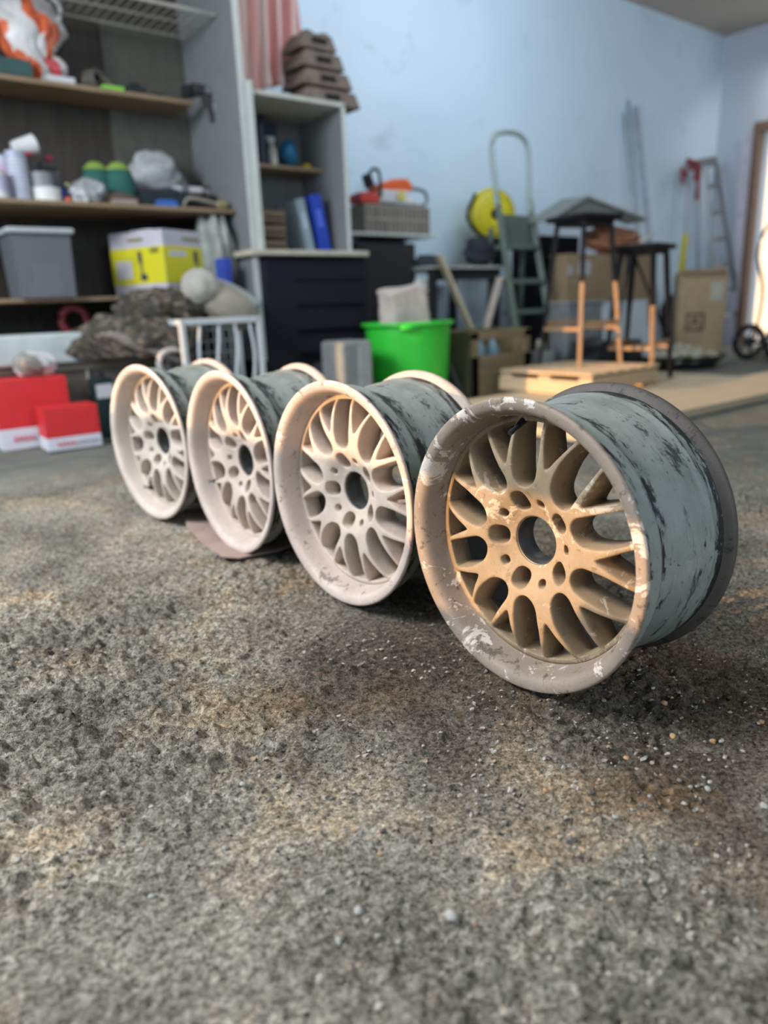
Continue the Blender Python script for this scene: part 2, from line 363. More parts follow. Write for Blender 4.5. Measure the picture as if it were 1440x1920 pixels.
def build_disc():
    ts=[(0,0),(.0004,.0009),(.0013,.0019),(.0034,.0027),(.010,.0034),(.024,.0046),(None,.0062)]
    outer=[pol(.1992,2*PI*i/160) for i in range(160)]
    V=[];Fc=[]
    def z_at(x,y,t):
        r=math.hypot(x,y)
        return .084 if t is None else D_front(r)+t
    levels=[]
    for t,e in ts:
        loops=all_loops(e)+[outer]; ids=[]
        for L in loops:
            ids.append(list(range(len(V),len(V)+len(L)))); V.extend((x,y,z_at(x,y,t)) for x,y in L)
        levels.append((loops,ids))
    for (la,ia),(lb,ib) in zip(levels,levels[1:]):
        for A,D in zip(ia,ib):
            n=len(A)
            for i in range(n): Fc.append((A[i],A[(i+1)%n],D[(i+1)%n],D[i]))
    # caps
    for lv,t in ((levels[0],0),(levels[-1],None)):
        loops,ids=lv; step=.005 if t==0 else .009; extra=[]
        flat=np.array([p for L in loops for p in L])
        g=[]
        n=int(.2/step)
        for i in range(-n,n+1):
            for j in range(-n,n+1): g.append((i*step+(j%2)*step/2, j*step*.87))
        g=np.array(g); g=g[np.hypot(g[:,0],g[:,1])<.1975]
        keep=np.ones(len(g),bool)
        for L in loops[:-1]: keep&=~inside(g,L)
        g=g[keep]; d=np.sqrt(((g[:,None]-flat[None])**2).sum(-1)).min(1); g=g[d>step*.45]
        pts=[Vector(p) for p in flat]+[Vector(p) for p in g]; edges=[]; o=0
        for L in loops:
            n_=len(L); edges+=[(o+i,o+(i+1)%n_) for i in range(n_)]; o+=n_
        vo,eo,fo,ov,_,_=delaunay_2d_cdt(pts,edges,[],0,1e-7)
        vo=np.array([tuple(v) for v in vo]); cen=np.array([vo[list(f)].mean(0) for f in fo])
        ok=np.hypot(cen[:,0],cen[:,1])<.1995
        for L in loops[:-1]: ok&=~inside(cen,L)
        flatids=[i for I in ids for i in I]; mp={}
        for vi,src in enumerate(ov):
            s=[q for q in src if q<len(flatids)]
            if s: mp[vi]=flatids[s[0]]
            else: mp[vi]=len(V); V.append((vo[vi][0],vo[vi][1],z_at(vo[vi][0],vo[vi][1],t)))
        for f,k in zip(fo,ok):
            if k: Fc.append(tuple(mp[i] for i in f))
    me=bpy.data.meshes.new('spoked_centre')
    me.from_pydata([(z,-x,y) for x,y,z in V],[],Fc); 
    bm=bmesh.new(); bm.from_mesh(me); bmesh.ops.remove_doubles(bm,verts=bm.verts,dist=1e-6)
    bmesh.ops.recalc_face_normals(bm,faces=bm.faces); bm.to_mesh(me); bm.free(); me.shade_smooth(); return me
R_W=.232
lip_prof=[(.1972,.0495),(.1990,.0478),(.2005,.0445),(.2020,.038),(.2036,.031),(.2054,.023),(.2072,.0155),(.2090,.0100),(.2115,.0058),(.2150,.0028),(.2190,.0011),(.2235,.0002),(.2280,.0000),(.2305,.0008),(.2318,.0028),(.2320,.0055),(.2312,.0080)]
barrel_prof=[(.2312,.0080),(.2270,.0108),(.2225,.0130),(.2195,.0165),(.2182,.022),(.2178,.032),(.2180,.044),(.2192,.0500),(.2196,.0535),(.2176,.0585),(.2120,.066),(.2062,.0725),(.2040,.080),(.2040,.096),(.2052,.110),(.2095,.130),(.2130,.146),(.2146,.160),(.2150,.178),(.2160,.187),(.2186,.192),(.2190,.1955),(.2166,.200),(.2166,.216),(.2185,.2225)]
rear_prof=[(.2185,.2225),(.2235,.2262),(.2290,.2285),(.2312,.2312),(.2321,.2345),(.2320,.2385),(.2305,.2412),(.2270,.2418),(.2225,.2405),(.2170,.2360),(.2125,.2290),(.2115,.205),(.2100,.170),(.2060,.140),(.2010,.115),(.1996,.09),(.1990,.062)]
def worn_paint(name, base, dark, white, kd, kw, rough=.62):
    m, nt, bs = nodes(name); tc=N(nt,'ShaderNodeTexCoord')
    def n(s,d=6,di=0,r=.6):
        q=N(nt,'ShaderNodeTexNoise',Scale=s,Detail=d,Distortion=di,Roughness=r); nt.links.new(tc.outputs['Object'],q.inputs['Vector']); return q.outputs[0]
    b2=tuple(x*.72 for x in base)
    c=ramp(nt,n(9,6,.4,.7),[(.32,b2),(.66,base)])
    c=mix(nt, ramp(nt,n(34,8,.3,.75),[(kd,0),(kd+.05,.8)]), c, dark)
    fl=ramp(nt,n(15,9,.8,.7),[(kw,0),(kw+.018,1)])
    c=mix(nt, fl, c, white)
    c=mix(nt, ramp(nt,n(300,2),[(.60,0),(.70,.5)]), c, tuple(x*.5 for x in base))
    nt.links.new(c,bs.inputs['Base Color']); bs.inputs['Roughness'].default_value=rough; bs.inputs['Specular IOR Level'].default_value=.35
    h=N(nt,'ShaderNodeMath',operation='MULTIPLY_ADD'); nt.links.new(n(260,4),h.inputs[0]); h.inputs[1].default_value=.35; nt.links.new(fl,h.inputs[2])
    bump(nt,bs,h.outputs[0],.45,.0009); return m
def barrel_paint():
    m, nt, bs = nodes('grey_green_barrel_paint'); uv=N(nt,'ShaderNodeUVMap'); uv.uv_map='UVMap'
    def n(sx,sy,s,d=6,r=.65,di=0):
        mp=N(nt,'ShaderNodeMapping'); mp.inputs['Scale'].default_value=(sx,sy,1); nt.links.new(uv.outputs[0],mp.inputs[0])
        q=N(nt,'ShaderNodeTexNoise',Scale=s,Detail=d,Roughness=r,Distortion=di); nt.links.new(mp.outputs[0],q.inputs['Vector']); return q.outputs[0]
    c=ramp(nt,n(1,1,9,5),[(.35,(.20,.225,.20)),(.7,(.31,.335,.305))])
    c=mix(nt, ramp(nt,n(1,9,16,6,.7),[(.56,0),(.66,.55)]), c, (.10,.12,.115))
    sep=N(nt,'ShaderNodeSeparateXYZ'); nt.links.new(uv.outputs[0],sep.inputs[0])
    # tyre rubber ground into the bead seats, by distance across the rim
    zone=ramp(nt,sep.outputs[1],[(0,.25),(.025,.16),(.045,.02),(.062,.16),(.085,.20),(.105,.04),(.13,.0),(.19,.03),(.215,.12),(.225,.24),(.235,.10),(.26,.14)])
    a=N(nt,'ShaderNodeMath',operation='ADD'); nt.links.new(zone,a.inputs[0]); nt.links.new(n(1,3.4,13,9,.78,.4),a.inputs[1])
    c=mix(nt, ramp(nt,a.outputs[0],[(.61,0),(.66,1)]), c, (.018,.019,.018))
    a2=N(nt,'ShaderNodeMath',operation='ADD'); nt.links.new(ramp(nt,sep.outputs[1],[(.09,0),(.14,.05),(.22,.05)]),a2.inputs[0]); nt.links.new(n(1.0,2.4,8,9,.8,.6),a2.inputs[1])
    c=mix(nt, ramp(nt,a2.outputs[0],[(.605,0),(.65,.9)]), c, (.03,.033,.032))
    c=mix(nt, ramp(nt,n(1,1.5,46,5,.8),[(.63,0),(.66,.9)]), c, (.03,.03,.028))
    c=mix(nt, ramp(nt,n(1,10,11,3,.5),[(.68,0),(.74,.4)]), c, (.42,.46,.44))
    nt.links.new(c,bs.inputs['Base Color']); nt.links.new(ramp(nt,n(1,4,12,5),[(.3,.28),(.7,.6)]),bs.inputs['Roughness'])
    bump(nt,bs,n(1,14,30,6),.25,.0008); return m
M_barrel=barrel_paint()
M_rear=worn_paint('rear_flange_dirt',(.105,.09,.08),(.03,.027,.024),(.28,.27,.25),.56,.64,.6)
M_rear_dust=worn_paint('rear_flange_dust',(.50,.41,.35),(.20,.17,.15),(.6,.55,.5),.64,.70,.6)
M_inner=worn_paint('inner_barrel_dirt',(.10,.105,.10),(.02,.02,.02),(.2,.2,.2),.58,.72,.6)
M_chrome=M((.45,.46,.45),.35,.9,.2,60); M_rubber=M((.03,.03,.032),.6)
disc_me=build_disc()
lip_me=None
VALVES=[97.0,5.0,205.0,238.0]
def make_wheel(i, name_label, loc, yaw, spin, valve_deg, m_lip, m_disc, m_rear):
    t=thing('alloy_wheel_rim', name_label, 'wheel rim', (loc[0],loc[1],0), yaw, group='bare alloy wheel rims standing in a row on the dirt floor')
    def up(o): o.location=(0,0,R_W); return o
    l=up(obj('outer_lip', lathe(lip_prof,192,'X'), m_lip, t, smooth=True))
    up(obj('barrel', lathe(barrel_prof,192,'X',uv=True), M_barrel, t, smooth=True))
    r_=up(obj('rear_flange', lathe(rear_prof,192,'X'), [m_rear,M_inner], t, smooth=True))
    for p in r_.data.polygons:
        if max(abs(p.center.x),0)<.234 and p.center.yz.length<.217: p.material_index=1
    me=disc_me.copy(); d=up(obj('spoked_centre', me, m_disc, t)); d.rotation_euler=(math.radians(spin),0,0)
    b=lathe([(.0390,.0615),(.0402,.0580),(.0392,.0576),(.0384,.0590),(.0378,.066),(.0372,.095),(.060,.0955),(.062,.083)],72,'X')
    up(obj('centre_bore_ring', b, M((.16,.16,.15),.4,.7,.2,80), t, smooth=True))
    if i==0:
        bm=bmesh.new(); ca,sa=math.cos(.78),math.sin(.78)
        for row in (0,1):
            for k_ in range(4):
                for (dx,dy,w_,h_) in (((0,0,.0006,.0036),(.0010,.0016,.0022,.0006)),((0,0,.0006,.0036),(.0009,-.0016,.0020,.0006)),((.0012,0,.0006,.0036),(.0004,0,.0016,.0006)),((0,0,.0006,.0036),))[(k_+row*2)%4]:
                    lx=-.0075+k_*.0046+dx; ly=(.0032 if row==0 else -.0032)+dy
                    px_,py_=lx*ca-ly*sa, lx*sa+ly*ca; cx_,cy_=-.0395+px_,.0345+py_
                    qx=D_front(math.hypot(cx_,cy_))-.0002
                    box(bm,(qx,-cx_,cy_),(.0010,w_,h_),Euler((-.78 if False else .0-.78+PI,0,0)))
        up(obj('cast_mark', bm, m_disc, t))
    # valve: rubber stem and brass thread reaching out of the lip between two spokes
    a=math.radians(valve_deg); rad=Vector((0,-math.cos(a),math.sin(a)))
    p0=rad*.196+Vector((.060,0,0)); p1=rad*.184+Vector((.036,0,0)); p2=rad*.176+Vector((.018,0,0))
    bm=bmesh.new(); tube(bm,[p0,p0.lerp(p1,.5),p1],[.0062,.0055,.0042],14)
    v=up(obj('valve_stem', bm, M_rubber, t, smooth=True))
    bm=bmesh.new(); tube(bm,[p1,p2],[.0034,.0034],12); tube(bm,[p1.lerp(p2,.62),p2+(p2-p1)*.04],[.0042,.0042],12)
    bm2=obj('valve_thread', bm, M_rubber if i==0 else M_chrome, v, smooth=False)
    return t
W_=[((.797,.720),.4,0.0),((.791,1.193),2.3,-2.0),((.782,1.666),.2,-34.0),((.750,2.130),6.6,10.0)]
lipc=[((.335,.265,.21),(.09,.07,.055),(.66,.58,.51),.56,.55),((.64,.52,.45),(.15,.12,.10),(.74,.67,.61),.565,.62),((.64,.53,.465),(.32,.25,.21),(.70,.63,.57),.63,.67),((.64,.54,.475),(.32,.26,.22),(.70,.63,.57),.63,.67)]
discc=[((.37,.275,.175),(.21,.145,.085),(.56,.47,.36),.57,.58),((.64,.53,.44),(.42,.33,.26),(.74,.67,.60),.62,.64),((.62,.51,.43),(.42,.34,.28),(.72,.65,.58),.64,.68),((.60,.52,.45),(.42,.35,.30),(.72,.65,.58),.64,.68)]
lab=['alloy wheel rim nearest the camera, brown dusty lip with flaking paint, rightmost of the row',
     'alloy wheel rim second from the right, pale dusty spokes and streaked dark inner lip',
     'dusty pale alloy wheel rim standing on a thin brown cardboard sheet, second from the left',
     'alloy wheel rim at the far left end of the row, beside the small red box']
for i in range(4):
    (x,y),yw,sp=W_[i]
    ml=worn_paint('lip_paint',*lipc[i]); mdd=worn_paint('spoke_paint',*discc[i])
    make_wheel(i,lab[i],(x,y),math.radians(yw),sp,VALVES[i],ml,mdd,M_rear if i==0 else M_rear_dust)
# ---------------------------------------------------------------- far side of the garage: helpers
def ext(px0, px1, py0, py1, w):
    "x0, x1, z0, z1 of something seen between these pixels and standing at depth Y = w"
    ym=(py0+py1)/2; xm=(px0+px1)/2
    return at(px0,ym,w).x, at(px1,ym,w).x, at(xm,py1,w).z, at(xm,py0,w).z
def bx3(x0,x1,y0,y1,z0,z1): return ((x0+x1)/2,(y0+y1)/2,(z0+z1)/2),(x1-x0,y1-y0,z1-z0)
def panel(name,x0,x1,y0,y1,z0,z1,mat,parent,bev=.002):
    c,s=bx3(x0,x1,y0,y1,z0,z1); bm=bmesh.new(); box(bm,(0,0,0),s)
    pl=parent.matrix_basis.translation if parent else Vector((0,0,0))
    o=obj(name,bm,mat,parent,bevel=bev); o.location=Vector(c)-pl; return o
GREY_B=M((.185,.20,.205),.6,0,.06); EDGE=M((.50,.54,.52),.5,0,.05); PLY=wood((.20,.135,.075),(.30,.215,.13)); PLYD=wood((.20,.14,.08),(.30,.22,.14))
DKWOOD=wood((.026,.021,.017),(.048,.040,.032),2); BLACK=M((.012,.014,.020),.75); BLK2=M((.025,.027,.03),.5); WHITE=M((.58,.60,.62),.5,0,.06)
CARD=M((.28,.20,.12),.85,0,.1); CARDL=M((.42,.31,.19),.85,0,.1); STEEL=M((.42,.44,.46),.35,.8)
# tall shelving unit
PX=2.25
shelving=thing('shelving_unit','tall shelving unit with cluttered plywood shelves and a grey side panel','shelving',(PX,4.45,0))
panel('side_panel',PX-.012,PX+.018,4.11,4.84,.30,3.2,GREY_B,shelving); panel('edge_strip',PX-.014,PX+.020,4.095,4.115,.30,3.2,EDGE,shelving)
panel('back_panel',.35,PX,4.822,4.845,.05,3.2,DKWOOD,shelving); panel('patch_board',at(205,200,4.8).x,at(350,200,4.8).x,4.80,4.82,1.22,2.28,M((.09,.095,.08),.8,0,.15),shelving)
panel('wooden_shelf',(.35),2.13,4.50,4.82,1.805,1.83,PLY,shelving); panel('wooden_shelf',.35,PX-.02,4.27,4.82,1.178,1.200,PLY,shelving); panel('wooden_shelf',.35,2.0,4.27,4.82,.692,.712,PLY,shelving)
bm=bmesh.new()
for yy in (4.30,4.50,4.72): tube(bm,[(.4,yy,0),(PX-.02,yy,0)],.006 if yy>4.3 else .011,6)
for i in range(34): tube(bm,[(.42+i*.052,4.3,.004),(.42+i*.052,4.74,.004)],.003,5)
o=obj('wire_rack',bm,M((.40,.39,.36),.5),shelving); o.location=(-PX,-4.45,2.235)
# grey open cabinet beside it
gc=thing('open_cabinet','grey open cabinet with two shelf bays standing on a thick light board','cabinet',(2.62,4.3,.955))
RX=2.955
panel('side_panel',2.272,2.305,4.07,4.62,.955,1.86,EDGE,gc); panel('side_panel',RX-.018,RX,4.10,4.62,.955,1.815,GREY_B,gc); panel('edge_strip',RX-.02,RX+.004,4.085,4.10,.955,1.815,EDGE,gc)
panel('top_panel',2.305,RX+.004,4.085,4.62,1.80,1.825,M((.45,.46,.42),.6),gc); panel('back_panel',2.305,RX-.018,4.60,4.62,.955,1.80,M((.16,.165,.16),.7),gc)
sx=atx(600,318,2.93); panel('shelf',2.305,RX-.018,max(4.2,sx.y-.02),4.60,sx.z-.02,sx.z,PLYD,gc)
SHZ=sx.z
bb=thing('base_board','thick light board under the open grey cabinet','board',(2.63,4.3,.93)); panel('board',2.19,3.055,4.03,4.62,.922,.953,M((.50,.47,.38),.7),bb,.004)
# folded black foam under it
x0,x1=2.275,3.06
bm=bmesh.new(); prism(bm,[(4.10,0.03),(4.52,0.03),(4.52,.915),(4.06,.915)],x0,x1)
f=thing('foam_mattress','black folded foam mattress standing on end below the grey cabinet','mattress',(2.63,4.3,.03)); 
o=obj('cover',bm,BLACK,f,bevel=.03,seg=3); o.location=(-2.63,-4.3,-.03)
bm=bmesh.new()
for k in range(5): box(bm,((x0+x1)/2+.1,4.07+.012*k*0,.78-.15*k),((x1-x0)-.25,.02,.012))
o=obj('seam',bm,M((.006,.007,.01),.9),f); o.location=(-2.63,-4.3,-.03)
x0,x1,z0,z1=ext(668,775,445,700,4.4)
c=thing('black_cabinet','black box cabinet standing under the small wall shelf','cabinet',((x0+x1)/2,4.5,0)); panel('body',x0,x1,4.36,4.7,0,1.04,BLK2,c,.006); panel('door',x0+.02,x1-.02,4.345,4.36,.06,1.01,M((.03,.032,.034),.45),c,.004)
# wall shelf with basket, red box and chainsaw
ws=thing('shelf_board','narrow pale wall shelf holding a basket and an orange chainsaw','shelf',(3.5,4.6,1.10)); panel('board',3.12,3.93,4.33,4.84,1.085,1.105,EDGE,ws)
for xx in (3.3,3.75):
    bm=bmesh.new(); prism(bm,[(4.84,1.085),(4.45,1.085),(4.84,.85)],xx-.01,xx+.01); o=obj('bracket',bm,STEEL,ws); o.location=(-3.5,-4.6,-1.10)
x0,x1,z0,z1=ext(672,790,388,440,4.45)
bk=thing('wicker_basket','grey brown slatted basket on the wall shelf under the chainsaw','basket',((x0+x1)/2,4.52,1.105))
bm=bmesh.new(); L,Wd,H=(x1-x0)/2,.14,z1-1.105
for i in range(15):
    t=-L+2*L*i/14
    box(bm,(t*.95,-Wd,H/2),(.036 if i%2 else .03,.010+.004*(i%2),H)); box(bm,(t*.95,Wd,H/2),(.036,.012,H))
for i in range(7):
    t=-Wd+2*Wd*i/6; box(bm,(-L,t,H/2),(.012,.034,H)); box(bm,(L,t,H/2),(.012,.034,H))
box(bm,(0,0,.008),(2*L,2*Wd,.012)); obj('basket_body',bm,wood((.15,.13,.11),(.27,.24,.20),2),bk)
bm=bmesh.new(); 
for z in (H-.008,H*.5): 
    tube(bm,[(-L,-Wd,z),(L,-Wd,z),(L,Wd,z),(-L,Wd,z)],.010,8,closed=True)
obj('rim',bm,M((.30,.27,.23),.7),bk)
BZ=1.105+H
o=obj('red_case',B(((0,0,.03),(.16,.16,.06)),((0,-.02,.064),(.13,.12,.01))),M((.50,.05,.04),.5),None,(x0+.07,4.47,BZ+.012),bevel=.006); tag(o,'flat red box lying on the left end of the basket','box')
cs=thing('chainsaw','orange and white chainsaw lying on top of the basket','chainsaw',((x0+x1)/2+.06,4.5,BZ+.012),rotz=-.12)
OR=M((.75,.13,.03),.4); 
obj('engine_housing',B(((-.02,0,.06),(.28,.13,.10)),((.07,0,.03),(.18,.15,.06))),WHITE,cs,bevel=.02,seg=3)
bm=bmesh.new(); prism(bm,[(-.18,.09),(.13,.09),(.15,.15),(.10,.19),(-.02,.18),(-.16,.135)],-.06,.06,'Y'); obj('top_cover',bm,OR,cs,bevel=.015,seg=3)
bm=bmesh.new(); tube(bm,smoothpath([(.12,0,.12),(.20,0,.13),(.29,0,.11),(.31,0,.05),(.26,0,.01),(.12,0,.02)],5),.014,8); obj('rear_handle',bm,M((.20,.20,.19),.5),cs,smooth=True)
bm=bmesh.new(); tube(bm,smoothpath([(-.14,-.07,.05),(-.15,-.085,.16),(-.15,-.05,.235),(-.15,.05,.235),(-.15,.08,.12),(-.14,.07,.04)],5),.012,8); obj('front_handle',bm,BLK2,cs,smooth=True)
bm=bmesh.new(); prism(bm,[(-.20,.12),(-.225,.20),(-.21,.215),(-.17,.13)],-.05,.05,'Y'); obj('hand_guard',bm,BLK2,cs)
bm=bmesh.new(); cyl(bm,(.03,-.075,.06),.035,.02,rot=Euler((PI/2,0,0))); obj('starter_cap',bm,M((.55,.5,.15),.5),cs)
# pink curtain
def curtain():
    bm=bmesh.new(); xa,xb=at(438,60,4.35).x,at(575,60,4.35).x; zt,zb=2.55,1.93; nx_,nz_=90,16; vs_=[]
    for j in range(nz_+1):
        t=j/nz_; z=zt+(zb-zt)*t; row=[]
        for i in range(nx_+1):
            s=i/nx_; x=xa+(xb-xa)*(s*(1-.04*t)-.0*t); y=4.42+.032*math.sin(s*34+1.3*math.sin(3*t))+.012*math.sin(s*71+t*4)
            row.append(bm.verts.new((x,y,z-.03*math.sin(s*7)*t)))
        vs_.append(row)
    for j in range(nz_):
        for i in range(nx_): bm.faces.new((vs_[j][i],vs_[j][i+1],vs_[j+1][i+1],vs_[j+1][i]))
    m,nt,bs=nodes('pink_striped_cloth'); tc=N(nt,'ShaderNodeTexCoord'); w=N(nt,'ShaderNodeTexWave',Scale=2.6,Distortion=.8); w.bands_direction='X'; nt.links.new(tc.outputs['Object'],w.inputs['Vector'])
    nt.links.new(ramp(nt,w.outputs[0],[(.25,(.62,.30,.28)),(.6,(.74,.44,.41)),(.85,(.72,.60,.56))]),bs.inputs['Base Color']); bs.inputs['Roughness'].default_value=.9
    o=obj('curtain',bm,m,smooth=True); s=o.modifiers.new('thickness','SOLIDIFY'); s.thickness=.004; tag(o,'pink curtain with pale stripes hanging above the grey cabinet','curtain')
curtain()
# stacked moulded trays
xc=at(600,180,4.3).x
tray=None
for k in range(4):
    w_=.40-.055*k; h=.085
    if k==0 or True:
        bm=bmesh.new(); prism(bm,[(-w_/2-.02,0),(w_/2+.02,0),(w_/2-.02,h),(-w_/2+.02,h)],-.14+.01*k,.14-.01*k,'Y')
        for v in (-.25,.25):
            for yy in (-.06,.06): box(bm,(v*w_,yy,h+.008),(.10*w_/.4,.07,.018))
        o=obj('egg_tray',bm,M((.155,.125,.105),.95,0,.25,25,.01),None,(xc-.035*k*0-.02*k,4.30,1.827+k*.1025),bevel=.012,seg=2)
        o['group']='brown moulded trays stacked on the grey cabinet'
        bm=bmesh.new(); box(bm,(0,-.143+.01*k,.045),(.10,.012,.03)); obj('hand_slot',bm,M((.02,.018,.017),.9),o)
        tag(o,['brown moulded pulp tray at the bottom of the stack on the grey cabinet','brown moulded pulp tray second from the bottom of the stack','brown moulded pulp tray second from the top of the stack','small brown moulded pulp tray on top of the stack beside the curtain'][k],'tray')
# things in the grey cabinet
def lying(name,label,cat,mesh,mat,loc,rotz=0,smooth=False,bev=0,group=None):
    o=obj(name,mesh,mat,None,loc,smooth=smooth,bevel=bev); o.rotation_euler=(0,0,rotz); return tag(o,label,cat,group)
y_=4.42
bl=thing('desk_lamp','round blue lamp head on the shelf of the grey cabinet','lamp',(at(540,285,y_).x,y_,SHZ))
o=obj('lamp_shade',lathe([(.001,.0),(.05,.002),(.075,.03),(.082,.06),(.070,.085),(.03,.10),(.001,.102)],32,'X'),M((.01,.14,.30),.3),bl,smooth=True); o.location=(-.05,0,.085); o.rotation_euler=(0,0,-.8)
bm=bmesh.new(); cyl(bm,(0,0,.006),.05,.012); tube(bm,[(0,0,.01),(.03,.02,.05),(.02,.02,.085)],.008); obj('lamp_base',bm,BLK2,bl)
sb=thing('spray_bottle','small white spray bottle beside the round blue lamp','bottle',(at(507,285,y_).x,y_-.03,SHZ))
obj('bottle',lathe([(.001,0),(.026,.002),(.028,.02),(.027,.10),(.012,.125),(.010,.14),(.001,.141)],20),M((.55,.55,.50),.4),sb,smooth=True)
obj('trigger_head',B(((0,0,.155),(.035,.022,.03)),((-.03,0,.162),(.03,.012,.012)),((-.022,0,.14),(.008,.01,.03))),WHITE,sb,bevel=.003)
lying('jerrycan','dark navy canister at the left of the grey cabinet shelf','canister',B(((0,0,.13),(.13,.16,.26)),((-.02,0,.28),(.05,.04,.05))),M((.015,.02,.05),.4),(at(486,270,4.5).x+.02,4.48,SHZ),0,bev=.02)
lying('yellow_cap','small yellow cap lying on the grey cabinet shelf','jar',lathe([(.001,0),(.028,0),(.028,.02),(.02,.028),(.001,.028)],20),M((.45,.30,.02),.4),(at(571,300,4.4).x,4.38,SHZ),smooth=True)  # a loose yellow cap
def binder(label,px,lean,col,z=.955,w=.075,h=.30):
    t=thing('ring_binder',label,'binder',(at(px,420,4.35).x,4.36,z),group='binders leaning in the grey cabinet',rot=(0,lean,0))
    obj('cover',B(((-w/2,0,h/2),(.004,.26,h)),((w/2,0,h/2),(.004,.26,h)),((0,-.13,h/2),(w,.004,h))),M(col,.45),t); obj('paper_block',B(((0,.01,h/2-.005),(w-.012,.23,h-.03))),M((.55,.55,.52),.8),t)
    obj('spine_label',B(((0,-.133,h*.6),(w*.5,.002,h*.3))),M(tuple(min(.8,c*1.5+.05) for c in col),.6),t); return t
binder('bright blue ring binder leaning inside the grey cabinet',590,-.18,(.02,.06,.42),w=.085,h=.36)
binder('pale grey blue ring binder leaning beside the bright blue one',562,-.20,(.25,.33,.38),w=.06,h=.33)
for k in range(3):
    lying('wooden_crate',['small wooden crate at the bottom of the pile in the grey cabinet','small wooden crate in the middle of the pile in the grey cabinet','small wooden crate on top of the pile in the grey cabinet'][k],'crate',
      B(((0,-.1,.05),(.20,.012,.035)),((0,.1,.05),(.20,.012,.035)),((-.1,0,.05),(.012,.2,.06)),((.1,0,.05),(.012,.2,.06)),((0,0,.008),(.2,.2,.014)),((0,-.1,.012),(.20,.012,.02))),M((.16,.12,.085),.85),(2.43,4.30,.955+.086*k),.02*k,bev=.003,group='wooden crates piled in the grey cabinet')
# ---------------------------------------------------------------- on the shelves
S1,S2,S3=1.830,1.200,.712
def bag(name,label,seed,px,py0,py1,w,wd,dp,mats,z,flat=.7,fold=.25,cat='bag',rot=0):
    h=at(px,py0,w).z-z
    bm=blob(seed,(wd,dp,h*1.15),.16,2.4,4,flat=.86,fold=fold)
    zmin=min(v.co.z for v in bm.verts)
    for v in bm.verts: v.co.z-=zmin
    r=np.random.default_rng(seed)
    if isinstance(mats,list):
        for f_ in bm.faces:
            c=f_.calc_center_median(); f_.material_index=1 if (math.sin(c.x*26+c.z*14+seed)+.5*math.sin(c.z*31+c.y*9))>.35 else 0
    o=obj(name,bm,mats,None,(at(px,py1,w).x,w,z),smooth=True); o.rotation_euler=(0,0,rot); return tag(o,label,cat)
bag('plastic_bag','orange and white plastic shopping bag on the top shelf',3,68,8,140,4.62,.27,.2,[M((.62,.62,.62),.4),M((.65,.13,.05),.4)],S1,fold=.35)
sbg=bpy.data.objects['plastic_bag']; hh_=max(v.co.z for v in sbg.data.vertices)
for v in sbg.data.vertices: k_=.42+.75*min(1,v.co.z/hh_/.6); v.co.x=v.co.x*k_+.02*math.sin(v.co.z*30)
bm=bmesh.new(); tube(bm,smoothpath([(.03,-.02,hh_*.80),(.10,-.03,hh_*.93),(.17,-.02,hh_*.80),(.12,-.01,hh_*.60),(.07,0,hh_*.50)],6),.012,8); obj('handle',bm,M((.60,.60,.60),.4),sbg,smooth=True)
lying('green_box','dark green box at the left end of the top shelf','box',B(((0,0,.04),(.22,.16,.08)),((0,0,.085),(.16,.1,.015))),M((.03,.08,.08),.5),(at(10,128,4.6).x,4.58,S1),bev=.012)
bag('wrapped_parcel','crumpled red and white wrapped parcel on the top shelf',8,100,112,140,4.58,.13,.10,[M((.65,.60,.60),.5),M((.5,.06,.07),.5)],S1+.034,cat='parcel')
lying('white_box','flat white box under the red and white parcel','box',B(((0,0,.016),(.15,.12,.030)),((0,0,.0325),(.154,.124,.004))),WHITE,(at(108,150,4.58).x,4.58,S1),bev=.002)
hr=thing('hose_coil','dark coiled hose standing on the top shelf','hose',(at(174,140,4.58).x,4.6,S1+.055),rotz=.5)
bm=bmesh.new()
for k in range(4): tube(bm,[(.046*math.cos(a),-.045+.022*k,.046*math.sin(a)) for a in np.linspace(0,2*PI,25)[:-1]],.0105,8,closed=True)
obj('coil',bm,M((.10,.095,.08),.6),hr,smooth=True); bm=bmesh.new(); tube(bm,[(-.03,-.05,.046),(.03,-.08,-.01),(.06,-.1,-.045)],.010); obj('loose_end',bm,M((.12,.11,.09),.6),hr,smooth=True)
lying('green_sponge','bright green sponge lying on the top shelf','sponge',B(((0,0,.011),(.125,.08,.022))),M((.22,.60,.06),.8,0,.2,60),(at(211,172,4.54).x,4.55,S1),bev=.005)
lying('beige_block','small beige block behind the green sponge','block',B(((0,0,.02),(.05,.05,.04)),((0,0,.042),(.03,.03,.01))),M((.40,.36,.22),.7),(at(198,160,4.64).x,4.66,S1),bev=.006)
lying('black_charger','small black charger on the top shelf','charger',B(((0,0,.02),(.11,.09,.04)),((0,0,.05),(.06,.06,.025))),BLK2,(at(254,172,4.56).x,4.57,S1),bev=.008)
lying('tape_roll','flat dark tape roll on the top shelf','tape roll',lathe([(.028,0),(.045,0),(.045,.022),(.028,.022),(.028,0)],24),BLK2,(at(295,178,4.56).x,4.58,S1),smooth=False)
lying('hand_tool','grey hand tool lying on the top shelf near its right end','hand tool',B(((0,0,.01),(.15,.02,.018)),((.03,.02,.01),(.09,.016,.016),.3),((-.07,0,.01),(.04,.035,.018))),M((.1,.1,.1),.4),(at(330,180,4.56).x,4.56,S1),.1,bev=.004)
